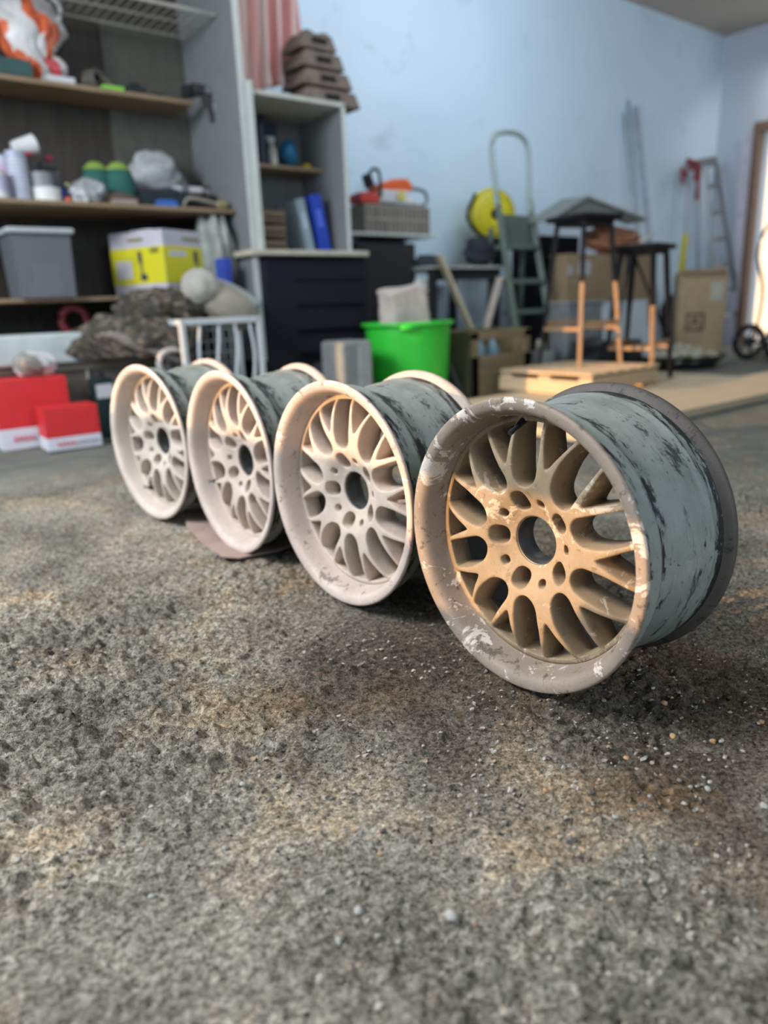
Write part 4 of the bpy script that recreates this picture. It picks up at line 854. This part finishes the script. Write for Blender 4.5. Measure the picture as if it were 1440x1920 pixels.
# green step ladder
GL=M((.105,.15,.125),.5,0,.06); GLl=M((.27,.34,.33),.45,0,.05)
LY=4.1
ld=thing('step_ladder','dark green metal step ladder with a tall hoop handle beside the yellow machine','ladder',(at(985,600,LY).x,LY,0))
def Lp(px,py,w): return at(px,py,w)-ld.location
A0=Lp(968,615,3.98); A1=Lp(930,360,4.16); B0=Lp(1032,612,4.0); B1=Lp(992,372,4.18)
def down(a,b,z=0): d=a-b; return b+d*((b.z-z)/(b.z-a.z))
A0=down(A0,A1); B0=down(B0,B1)
bm=bmesh.new(); bar(bm,A0,A1,.030,.045); obj('front_rail',bm,GL,ld,bevel=.004)
bm=bmesh.new(); bar(bm,B0,B1,.030,.045); obj('front_rail',bm,GL,ld,bevel=.004)
T0=Lp(922,275,4.22); T1=Lp(990,282,4.24); Tm=Lp(935,250,4.24); Tn=Lp(972,252,4.24)
bm=bmesh.new(); tube(bm,smoothpath([A1-(T0-A1)*.3,A1,T0,Tm,Tn,T1,B1,B1-(T1-B1)*.3],6),.020,10); obj('hoop_handle',bm,GLl,ld,smooth=True)
for nm,py in (('step',585),('step',528),('step',462)):
    fA=(A0.lerp(A1,1)); zt=at(975,py,4.07).z
    pa=A0.lerp(A1,(zt-A0.z)/(A1.z-A0.z)); pb=B0.lerp(B1,(zt-B0.z)/(B1.z-B0.z)); c=(pa+pb)/2
    obj(nm,B(((c.x,c.y+.04,c.z),((pb-pa).length,.12,.035))),GL,ld,bevel=.004)
za,zb=at(985,402,4.1).z,at(985,465,4.1).z
pa=A0.lerp(A1,(zb-A0.z)/(A1.z-A0.z)); pb=B0.lerp(B1,(zb-B0.z)/(B1.z-B0.z)); c=(pa+pb)/2
bm=bmesh.new(); box(bm,(c.x,c.y+.05,(za+zb)/2),((pb-pa).length-.03,.02,za-zb),Euler((-.15,0,0))); obj('platform',bm,M((.075,.105,.09),.5),ld,bevel=.004)
for q in (A1,B1):
    bm=bmesh.new(); bar(bm,(q.x,q.y+.05,q.z-.25),(q.x,q.y+.10,0),.025,.03); obj('rear_leg',bm,GL,ld)
# black speaker case, big cartons, and what lies on them
x0,x1=at(1014,520,4.22).x,at(1068,520,4.22).x; hz=at(1040,442,4.22).z
sc_=thing('black_case','tall black case standing between the green ladder and the cartons','case',((x0+x1)/2+.04,4.35,0)); panel('body',x0,x1+.12,4.22,4.55,0,hz,BLACK,sc_,.01); panel('lid_seam',x0+.03,x1+.09,4.212,4.22,hz*.72,hz*.74,M((.05,.05,.055),.5),sc_)
x0,x1=at(1068,540,3.95).x,at(1228,540,3.95).x; hz=at(1140,476,3.95).z
bc_=thing('cardboard_box','large brown cardboard box behind the two stools','box',((x0+x1)/2,4.2,0)); panel('body',x0,x1,3.98,4.16,0,hz,CARD,bc_,.004)
panel('paper_label',at(1090,500,3.95).x,at(1112,500,3.95).x,3.972,3.98,hz-.17,hz-.06,M((.40,.42,.42),.6),bc_,0); panel('paper_label',at(1068,500,3.95).x+.01,at(1080,500,3.95).x,3.972,3.98,hz-.17,hz-.09,M((.33,.34,.33),.6),bc_,0)
bm=bmesh.new(); box(bm,(0,-.02,hz-.001),(x1-x0,.05,.004)); o=obj('tape_strip',bm,CARDL,bc_)
heap('leather_bag','reddish brown leather bag lying on the large cardboard box',91,1150,470,4.08,(.60,.26,.30),hz+.002,M((.23,.095,.05),.5,0,.35,7),'bag',fold=.25,flat=.7)
# white folded panel, peaked
pz=at(1120,412,3.95)
rf=thing('folded_panel','pale folded panel set like a small roof on top of the brown bag','panel',(at(1105,390,3.95).x,3.97,at(1105,412,3.95).z))
def Rp(px,py,w): return at(px,py,w)-rf.location
rg=[Rp(1105,366,3.92),Rp(1105,366,3.92)+Vector((.10,.36,.02))]; lft=[Rp(1034,408,3.85),Rp(1034,408,3.85)+Vector((.1,.36,.0))]; rgt=[Rp(1218,410,4.0),Rp(1218,410,4.0)+Vector((.1,.30,.0))]
for nm,(p,q),mt in (('left_leaf',(lft,rg),M((.20,.22,.21),.7)),('right_leaf',(rg,rgt),M((.45,.48,.48),.6))):
    bm=bmesh.new(); v=[bm.verts.new(x_) for x_ in (p[0],q[0],q[1],p[1])]; bm.faces.new(v); o=obj(nm,bm,mt,rf); s=o.modifiers.new('thickness','SOLIDIFY'); s.thickness=.016
bm=bmesh.new(); v=[bm.verts.new(x_) for x_ in (lft[0]+Vector((.01,.03,0)),rg[0]+Vector((0,.03,-.012)),rgt[0]+Vector((0,.03,-.005)))]; bm.faces.new(v); o=obj('end_panel',bm,M((.15,.165,.155),.8),rf); s=o.modifiers.new('thickness','SOLIDIFY'); s.thickness=.01
# metal profiles standing against the wall
for k,(pa_,pb_,r_,cl) in enumerate([(1178,1190,.014,(.40,.47,.53)),(1192,1208,.026,(.50,.58,.68)),(1170,1184,.012,(.40,.46,.52))]):
    a=at(pa_+(0 if k<2 else 0),186+k*14,4.80); b=at(pb_+4,400,4.55); d=b-a; b=a+d*(a.z/(a.z-b.z))*.995
    bm=bmesh.new(); bar(bm,Vector((0,0,0)),a-b,r_*2,r_*1.4); o=obj('metal_profile',bm,M(cl,.3,.5),None,b,bevel=.003)
    tag(o,['tall thin metal profile leaning on the wall, middle of three','tall wide pale metal profile leaning on the wall, right of three','tall thin metal profile leaning on the wall, left of three'][k],'metal profile','metal profiles leaning on the blue wall')
# ---------------------------------------------------------------- plywood sheets, pallet, stools
OSB=wood((.46,.37,.24),(.62,.52,.36),0,.8); 
def sheet(label,x0,x1,y0,y1,z0,z1,rot,mat):
    o=obj('plywood_sheet',B(((0,0,(z1-z0)/2),(x1-x0,y1-y0,z1-z0))),mat,None,((x0+x1)/2,(y0+y1)/2,z0),bevel=.002); o.rotation_euler=(0,0,rot); o['group']='pale sheets lying on the garage floor'; return tag(o,label,'plywood sheet')
sheet('long pale plywood sheet on the floor in front of the pallet',2.55,5.05,1.93,3.15,0,.042,0,OSB)
sheet('pale plywood sheet on the floor at the right edge of the photo',5.10,7.3,1.86,2.50,0,.036,.0,OSB)
PZ=.042
pa_l=thing('wooden_pallet','small wooden pallet lying on the plywood sheet under the tall stool','pallet',(3.565,2.61,PZ),math.radians(2))
PW=wood((.50,.36,.22),(.66,.50,.33),1); plen=.72; pd=.70; ph=.135     # plen along X, pd along Y
for k in range(6): obj('top_board',B(((.045+k*(plen-.09)/5,pd/2,ph-.009),(.10,pd,.018))),PW,pa_l,bevel=.002)
for k in range(3):
    y_k=.05+k*(pd-.10)/2
    obj('stringer',B(((plen/2,y_k,ph/2+.0),(plen,.09,ph-.056))),PW,pa_l,bevel=.002)
for k in range(3): obj('bottom_board',B(((.05+k*(plen-.10)/2,pd/2,.0095),(.10,pd,.018))),PW,pa_l)
obj('front_board',B(((-.006,pd/2,ph*.36),(.012,pd,ph*.60))),PW,pa_l,bevel=.002)
STOOL_SUNLIT=M((.40,.24,.13),.55,0,.12,20); SBK=M((.014,.014,.017),.6)  # warm tone paints low sunlight onto the black stool legs and rails
def stool(label,cx,cy,cz,seat_z,rx,ry,splay,rot,parts_split=.58,sunlit_legs=(0,1),group='tall stools with black seats'):  # listed legs get the painted-in sunlight below the split
    t=thing('bar_stool',label,'stool',(cx,cy,cz),rot,group=group)
    H=seat_z-cz
    obj('seat',B(((0,0,H-.016),(2*rx+.06,2*ry+.05,.034)),((0,0,H-.045),(2*rx-.02,2*ry-.02,.03))),SBK,t,bevel=.012,seg=3)
    L_=[]
    for sx_,sy_ in ((-1,-1),(1,-1),(-1,1),(1,1)):
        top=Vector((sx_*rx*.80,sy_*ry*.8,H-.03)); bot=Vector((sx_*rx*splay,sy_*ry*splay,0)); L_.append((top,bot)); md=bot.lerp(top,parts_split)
        bm=bmesh.new(); bar(bm,bot,md,.026); lg=obj('leg',bm,STOOL_SUNLIT if len(L_)-1 in sunlit_legs else SBK,t,bevel=.003)
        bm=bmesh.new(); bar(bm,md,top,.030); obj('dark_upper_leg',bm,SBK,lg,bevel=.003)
    for (i,j,f_) in ((0,1,.30),(2,3,.30),(0,2,.26),(1,3,.26)):
        a=L_[i][1].lerp(L_[i][0],f_); b=L_[j][1].lerp(L_[j][0],f_); bm=bmesh.new(); bar(bm,a,b,.020,.026); obj('foot_rail',bm,STOOL_SUNLIT,t,bevel=.002)
    return t
f1=atz(1086,688,PZ+ph); sd_=Vector((f1.x,f1.y,0)).normalized()
c1_=Vector((f1.x,f1.y,0))+sd_*.245
sz1=at(1085,404,c1_.y).z
stool('tall bar stool standing on the wooden pallet, black seat, black legs with painted-in sunlight',c1_.x,c1_.y,PZ+ph,sz1,.145,.145,1.28,math.atan2(-sd_.y,-sd_.x)-math.radians(-135)-.0)
f2=atz(1222,718,PZ); sd2=Vector((f2.x,f2.y,0)).normalized(); sr=Vector((sd2.y,-sd2.x,0))
c2_=Vector((f2.x,f2.y,0))+sd2*.22-sr*.10
sz2=at(1205,459,c2_.y).z
stool('lower bar stool to the right of the pallet, black seat, black legs with painted-in sunlight',c2_.x,c2_.y,PZ,sz2,.135,.135,1.26,math.atan2(-sd2.y,-sd2.x)-math.radians(-135)+math.radians(24),sunlit_legs=(0,))
# black folding stand behind the stools
tp=thing('folding_stand','black folding tripod stand between the two stools and the cardboard box','stand',(at(1175,600,3.55).x,3.55,0))
hb=Vector((0,0,at(1178,470,3.55).z))
for (px_,py_,ww) in ((1160,610,3.5),(1172,690,3.45),(1235,600,3.6)):
    e=at(px_,py_,ww)-tp.location; e=down(e,hb); bm=bmesh.new(); bar(bm,hb+Vector(((px_-1180)*.0006,0,0)),e,.016); obj('leg',bm,SBK,tp)
bm=bmesh.new(); box(bm,(hb.x,hb.y,hb.z+.01),(.10,.08,.03)); obj('head',bm,SBK,tp,bevel=.004)
lying('paint_brush','pale brush lying across the seat of the lower stool','brush',B(((0,0,0),(.16,.02,.012),Euler((0,-.35,0))),((-.10,0,-.03),(.06,.03,.012),Euler((0,-.35,0)))),M((.45,.45,.38),.5),(c2_.x+.08,c2_.y+.02,sz2+.055),.2,bev=.003)
# ---------------------------------------------------------------- wooden tool crate
q=at(884,690,3.44); cw=thing('wooden_crate','large weathered wooden crate with a cut out handle left of the pallet','crate',(q.x,q.y,0),0)
cwm=wood((.17,.135,.07),(.26,.21,.12)); chh=at(930,618,3.5).z; cl_=at(992,660,3.44).x-q.x
obj('front_panel',B(((cl_/2,0,.13),(cl_,.02,.26)),((cl_/2,0,chh-.03),(cl_,.02,.05)),((.03,0,chh/2),(.06,.02,chh)),((cl_-.03,0,chh/2),(.06,.02,chh))),cwm,cw,bevel=.003)
obj('back_panel',B(((cl_/2,.42,chh/2),(cl_,.02,chh))),cwm,cw); obj('end_panel',B(((0,.21,chh/2),(.02,.40,chh))),M((.10,.10,.055),.8),cw); obj('end_panel',B(((cl_,.21,chh/2),(.02,.40,chh))),cwm,cw); obj('bottom_panel',B(((cl_/2,.21,.012),(cl_-.02,.40,.02))),cwm,cw)
for k,(px_,col,lb) in enumerate([(895,(.22,.38,.48),'light blue bottle standing in the left of the wooden crate'),(935,(.20,.34,.42),'light blue bottle standing in the right of the wooden crate')]):
    lying('cleaning_bottle',lb,'bottle',lathe([(.001,0),(.042,.002),(.044,.03),(.044,.26),(.02,.32),(.018,.36),(.001,.361)],20),M(col,.4),(q.x+.16+.15*k,q.y+.02+.02*k+.07,.03),smooth=True)
a=at(842,672,3.3); b_=atz(868,745,0.0)
bm=bmesh.new(); bar(bm,Vector((0,0,.01)),at(840,678,3.55)-b_,.035,.02); o=obj('metal_bar',bm,M((.06,.06,.07),.5),None,b_,bevel=.003); tag(o,'dark metal bar leaning against the left side of the wooden crate','metal bar')
# white tubs, sheet and bins beyond the stools
x=at(1020,670,3.75)
for k,(dx,dz,r_,h_) in enumerate([(0,0,.10,.12),(0,.125,.09,.09)]):
    can('round_tub',['larger whitish tub on the floor behind the pallet','smaller whitish tub standing on the larger one behind the pallet'][k],1018,r_,h_,M((.34,.37,.36),.6,0,.2,12),dz,3.80,group='whitish tubs behind the pallet',cat='tub').location.x=at(1018,660,3.8).x
lying('cream_jar','small cream jar on top of the whitish tubs','jar',lathe([(.001,0),(.035,0),(.036,.06),(.028,.075),(.028,.09),(.001,.09)],20),M((.42,.42,.32),.5),(at(1010,640,3.8).x,3.78,.216),smooth=True)
a=at(1158,700,3.6); x0,x1=at(1158,640,3.6).x,at(1240,640,3.6).x
wsb=thing('white_sheet','white board leaning upright against the large cardboard box','board',((x0+x1)/2,3.7,0),rot=(-.12,0,0)); obj('board',B(((0,0,at(1200,562,3.65).z/2),(x1-x0,.012,at(1200,562,3.65).z))),M((.52,.58,.64),.6,0,.05),wsb)
x0,x1=at(1066,600,3.75).x,at(1132,600,3.75).x; gz=at(1100,566,3.75).z
gb_=thing('grey_bin','cloudy grey plastic bin behind the tall stool','bin',((x0+x1)/2,3.85,0)); obj('bin_wall',B(((0,0,gz/2+.0),(x1-x0,.18,gz))),M((.20,.22,.23),.4,0,.2,9),gb_,bevel=.015); obj('rim',B(((0,0,gz),(x1-x0+.02,.2,.02))),M((.28,.31,.32),.4),gb_,bevel=.005)
lying('rubbish_sack','black rubbish sack lying on the floor behind the stools','sack',blob(95,(.60,.30,.34),.14,2,4,flat=.7),M((.02,.022,.024),.5),(at(1120,640,3.6).x+.02,3.66,.11),smooth=True)
lying('black_toolbox','black box on the floor to the left of the white board','box',B(((0,0,.13),(.30,.22,.26)),((0,0,.27),(.28,.2,.03))),M((.012,.013,.015),.5),(at(1135,680,3.5).x,3.36,0),.2,bev=.012)
# basin of pale offcuts
x=atz(1260,705,0)
bs_=thing('shallow_basin','shallow dark basin of pale rubble to the right of the stools','basin',(atz(1258,690,0).x+.1,3.42,0),-.1)
obj('basin_wall',lathe([(.001,.004),(.26,.004),(.36,.10),(.37,.105),(.37,.11),(.35,.105),(.25,.02),(.001,.02)],40),M((.05,.055,.055),.5),bs_,smooth=True)
bm=bmesh.new(); r_=random.Random(9)
for k in range(60):
    a_=r_.uniform(0,6.28); rr=.30*math.sqrt(r_.random()); s_=r_.uniform(.03,.06); q=bmesh.ops.create_icosphere(bm,subdivisions=1,radius=s_)
    for v in q['verts']: v.co=Vector((v.co.x*r_.uniform(.8,1.4)+rr*math.cos(a_),v.co.y+rr*math.sin(a_),v.co.z*.7+.045+.10*(1-rr/.30)*1+.05*r_.random()))
o=obj('rubble',bm,M((.42,.40,.31),.9,0,.2,14),None,bs_.location+Vector((0,0,.0))); o['kind']='stuff'; tag(o,'pale crumbled rubble heaped in the dark basin','rubble')
can('white_mug','white pot standing behind the basin of rubble',1272,.08,.13,M((.42,.45,.46),.5),.0,3.95,cat='pot').location.x=at(1272,640,3.95).x
bpy.data.objects['white_mug'].location.z=.0
# corner: second ladder, vacuum cleaner, tall carton
ld2=thing('aluminium_ladder','thin grey metal step ladder standing in the far corner','ladder',(at(1345,520,4.45).x,4.45,0))
def L2(px,py,w,z=None):
    p=at(px,py,w)-ld2.location; return p
G2=M((.17,.18,.20),.4,.4)
fa=[L2(1318,305,4.6),L2(1336,300,4.6)]
p1,p2=L2(1322,308,4.5),L2(1342,302,4.62); b1=down(L2(1338,495,4.35),p1); b2=down(L2(1372,495,4.5),p2)
for a,b in ((p1,b1),(p2,b2)): bm=bmesh.new(); bar(bm,a,b,.03,.03); obj('rail',bm,G2,ld2)
for k in range(6):
    f_=.12+.14*k; bm=bmesh.new(); bar(bm,p1.lerp(b1,f_),p2.lerp(b2,f_),.022,.05); obj('rung',bm,G2,ld2)
r1,r2=L2(1290,312,4.75),L2(1312,308,4.8); s1_,s2_=down(L2(1283,500,4.72),r1),down(L2(1308,500,4.75),r2)
for a,b in ((r1,s1_),(r2,s2_)): bm=bmesh.new(); bar(bm,a,b,.022,.022); obj('rear_leg',bm,G2,ld2)
bm=bmesh.new(); bar(bm,r1,p2,.03,.10); obj('top_cap',bm,G2,ld2)
bm=bmesh.new(); tube(bm,[at(px_,py_,4.68)-at(1295,320,4.68) for px_,py_ in ((1280,345),(1279,318),(1290,300),(1306,305),(1312,320),(1309,345),(1306,375))],.022,8); tube(bm,[at(px_,py_,4.66)-at(1295,320,4.68) for px_,py_ in ((1284,330),(1292,312),(1304,318),(1303,340))],.02,8)
o=obj('red_cable',bm,M((.25,.03,.035),.5),None,at(1295,320,4.68),smooth=True); tag(o,'dark red cable looped over the rear of the corner ladder','cable')
x=at(1275,570,4.45).x
vc=thing('vacuum_cleaner','black and yellow vacuum cleaner in the corner left of the tall box','vacuum cleaner',(x,4.5,0))
obj('tank',lathe([(.001,.03),(.15,.03),(.165,.1),(.165,.36),(.15,.42),(.001,.43)],32),M((.02,.022,.03),.45),vc,smooth=True); 
obj('motor_head',lathe([(.155,.42),(.16,.45),(.12,.56),(.06,.60),(.001,.605)],32),M((.02,.022,.03),.4),vc,smooth=True)
obj('badge',B(((-.08,-.14,.50),(.09,.03,.045),Euler((0,0,.4)))),M((.5,.52,.55),.4),vc)
zt=at(1298,440,4.5).z
bm=bmesh.new(); bar(bm,(.02,0,.56),(.07,-.02,zt),.06,.035); bar(bm,(.07,-.02,(zt+.56)/2),(.16,-.04,.60),.04,.03); obj('yellow_handle',bm,Y_,vc,bevel=.008)
bm=bmesh.new(); bar(bm,(.07,-.16,.40),(.11,-.17,.16),.05,.02); obj('yellow_trim',bm,Y_,vc,bevel=.005)
for a_ in (0,2.1,4.2): bm=bmesh.new(); cyl(bm,(.13*math.cos(a_),.13*math.sin(a_),.025),.025,.02,rot=Euler((PI/2,0,a_))); obj('caster',bm,BLK2,vc)
q0,q1,q2=atz(1302,655,0),atz(1352,668,0),atz(1392,650,0)
tbx=thing('cardboard_box','tall brown cardboard box with a printed square mark beside the doorway','box',(q1.x,q1.y,0),math.atan2((q1-q0).y,(q1-q0).x)+PI)
wl=.43; wr=.40; th=at(1352,508,q1.y).z
tbx.rotation_euler=(0,0,math.radians(-52))
obj('body',B(((-wl/2,wr/2,th/2),(wl,wr,th))),CARDL,tbx,bevel=.004)
obj('flap',B(((-wl/2,wr/2,th+.004),(wl,.05,.006)),((-wl/2,.03,th+.012),(wl*.96,.16,.006),Euler((.25,0,0)))),CARD,tbx)
obj('shipping_label',B(((-wl*.20,-.002,th*.78),(wl*.24,.003,th*.22))),M((.42,.44,.38),.6),tbx)
bm=bmesh.new(); xx=-wl*.62; zz=th*.42; s_=.075
for d_ in ((-s_,0,.012,2*s_),(s_,0,.012,2*s_)): box(bm,(xx+d_[0],-.003,zz),(.02,.002,2*s_))
for d_ in (-s_,s_): box(bm,(xx,-.003,zz+d_),(2*s_+.02,.002,.02))
box(bm,(xx-.03,-.003,zz-.02),(.014,.002,.07),Euler((0,.4,0))); box(bm,(xx+.03,-.003,zz-.02),(.014,.002,.07),Euler((0,-.4,0))); box(bm,(xx,-.003,zz+.03),(.06,.002,.02)); box(bm,(xx,-.003,zz-.005),(.05,.002,.012))
obj('printed_mark',bm,M((.07,.055,.04),.7),tbx)
lying('green_tape','small green tape roll on top of the tall cardboard box','tape',lathe([(.02,0),(.035,0),(.035,.03),(.02,.03),(.02,0)],20),M((.25,.42,.22),.5),tuple(Vector((q1.x,q1.y,0))+Vector((.06,.18,th+.012))))
# hand cart by the doorway
wc=atz(1430,678,0)
ct=thing('hand_cart','black two wheeled hand cart at the doorway','cart',(wc.x+.02,wc.y+.0,0),math.radians(-30))
def cwheel(y):
    bm=bmesh.new(); tube(bm,[(.135*math.cos(a_),y,.16+.135*math.sin(a_)) for a_ in np.linspace(0,2*PI,33)[:-1]],.027,10,closed=True); w_=obj('wheel',bm,M((.02,.02,.022),.7),ct,smooth=True)
    bm=bmesh.new(); cyl(bm,(0,y,.16),.045,.05,rot=Euler((PI/2,0,0)))
    for k in range(5): bar(bm,(0,y,.16),(.12*math.cos(k*1.257),y,.16+.12*math.sin(k*1.257)),.02,.02)
    obj('wheel_hub',bm,M((.06,.06,.065),.5),w_)
cwheel(-.2); cwheel(.24)
bm=bmesh.new(); tube(bm,[(0,-.22,.16),(0,.26,.16)],.014); obj('axle',bm,BLK2,ct)
zt=at(1425,425,wc.y+.2).z
bm=bmesh.new(); tube(bm,smoothpath([(.03,-.15,.16),(.06,-.15,.6),(-.02,-.15,zt*.8),(.05,-.15,zt),(.18,-.12,zt+.05)],6),.013)
tube(bm,smoothpath([(.03,.2,.16),(.06,.2,.6),(-.02,.2,zt*.8),(.05,.2,zt),(.18,.16,zt+.05)],6),.013); tube(bm,[(.18,-.12,zt+.05),(.18,.16,zt+.05)],.016); obj('handle_frame',bm,BLK2,ct,smooth=True)
obj('toe_plate',B(((.10,.02,.05),(.22,.34,.012))),BLK2,ct)
# ---------------------------------------------------------------- around the rims
cbp=[atz(340,955,0),atz(352,985,0),atz(400,1025,0),atz(450,1045,0),atz(500,1040,0),atz(560,1020,0)]
bm=bmesh.new(); pp=[(.73,1.63),(.76,1.59),(.86,1.573),(1.10,1.60),(1.12,2.0),(.84,2.13),(.785,1.98),(.745,1.80)]
prism(bm,pp,.0,.0035,'Z'); o=obj('cardboard_sheet',bm,M((.34,.24,.20),.9,0,.15,8),None,(0,0,.0035)); tag(o,'thin brown cardboard sheet lying on the dirt under the second rim from the left','cardboard sheet')
r_=random.Random(4)
def stone(px,py,s,mat,label,grp,name='pebble',cat='stone'):
    p=atz(px,py,0); p.z=float(ground_height(np.array([p.x]),np.array([p.y]))[0])
    bm=blob(int(px*7+py),(s,s*r_.uniform(.7,.95),s*r_.uniform(.5,.75)),.14,2,2); o=obj(name,bm,mat,None,(p.x,p.y,p.z+s*.22),smooth=True); o.rotation_euler=(0,0,r_.uniform(0,3)); tag(o,label,cat,grp); return o
PB=M((.40,.39,.36),.8,0,.2,120); PBO=M((.50,.30,.15),.85,0,.2,120)
for (px,py,s,l) in [(845,1706,.017,'largest pale grey pebble, near the lower middle of the photo'),(634,1744,.010,'small pebble below and left of the largest one'),(672,1689,.011,'small pebble above and left of the largest one'),(1327,1468,.010,'grey pebble at the right, level with the dark patch'),(1434,1502,.012,'grey pebble at the right edge of the photo'),(1155,1518,.008,'small white pebble left of the grey one at the right'),(1186,1504,.005,'tiny pebble just above the small white one'),(1230,1590,.006,'tiny pale pebble in the lower right of the bare floor'),(455,1465,.010,'whitish chip on the pale crust left of centre'),(195,1490,.009,'small stone on the left side of the foreground'),(282,1668,.008,'yellowish chip in the lower left foreground'),(420,1575,.008,'pale chip below the crusty patch'),(1080,1460,.006,'white crumb below the near rim')]:
    stone(px,py,s,PB,l,'loose pebbles on the floor')
for (px,py,s,l) in [(1429,1348,.009,'flat orange chip nearest the right edge'),(1400,1312,.007,'orange chip above and left of the flat one'),(1260,1302,.008,'orange chip right of the near rim'),(1320,1298,.008,'orange chip between two others right of the rim'),(1245,1322,.011,'largest orange crumb below the right side of the near rim'),(1176,1408,.010,'tan crumb in the dark soil below the near rim'),(1262,1372,.010,'tan crumb right of the dark soil'),(1338,1374,.011,'tan crumb at the right, below the orange chips'),(1023,1463,.008,'tan crumb at the lower edge of the dark soil')]:
    stone(px,py,s,PBO,l,'orange and tan crumbs beside the near rim','paint_chip','crumb')
# loose grit, uncountable
bm=bmesh.new(); g=np.random.default_rng(5); vv=[];ff=[]
base=bmesh.new(); bmesh.ops.create_icosphere(base,subdivisions=1,radius=1); bv=np.array([v.co for v in base.verts]); bf=[[v.index for v in f_.verts] for f_ in base.faces]; base.free()
n=26000; gxx=g.uniform(-1.1,1.5,n); gyy=.35+2.3*g.random(n)**1.3
XX=gxx*ch+gyy*sh; YY=-gxx*sh+gyy*ch; dens=vnoise(XX,YY,.16,21)+vnoise(XX,YY,.5,22)
ok=dens>-.05; XX=XX[ok];YY=YY[ok]; ZZ=ground_height(XX,YY); S=.0008+.0034*g.random(len(XX))**3.0
allv=[];k0=0
for i in range(len(XX)):
    q=bv*(1+.35*g.normal(size=(len(bv),1)))*S[i]*np.array([1.2,.9,.6]); allv.append(q+np.array([XX[i],YY[i],ZZ[i]+S[i]*.25]))
allv=np.concatenate(allv); allf=[tuple(j+i*len(bv) for j in f_) for i in range(len(XX)) for f_ in bf]
me=bpy.data.meshes.new('grit'); me.from_pydata(allv.tolist(),[],allf)
m,nt,bs=nodes('grit'); tc=N(nt,'ShaderNodeTexCoord'); n_=N(nt,'ShaderNodeTexNoise',Scale=55.0,Detail=2.0); nt.links.new(tc.outputs['Object'],n_.inputs['Vector'])
nt.links.new(ramp(nt,n_.outputs[0],[(.36,(.07,.065,.055)),(.48,(.22,.20,.17)),(.58,(.48,.45,.39)),(.66,(.40,.26,.16))]),bs.inputs['Base Color']); bs.inputs['Roughness'].default_value=.9
o=obj('loose_grit',me,m); o['kind']='stuff'; tag(o,'loose grit and crumbs scattered over the dirt floor','grit')
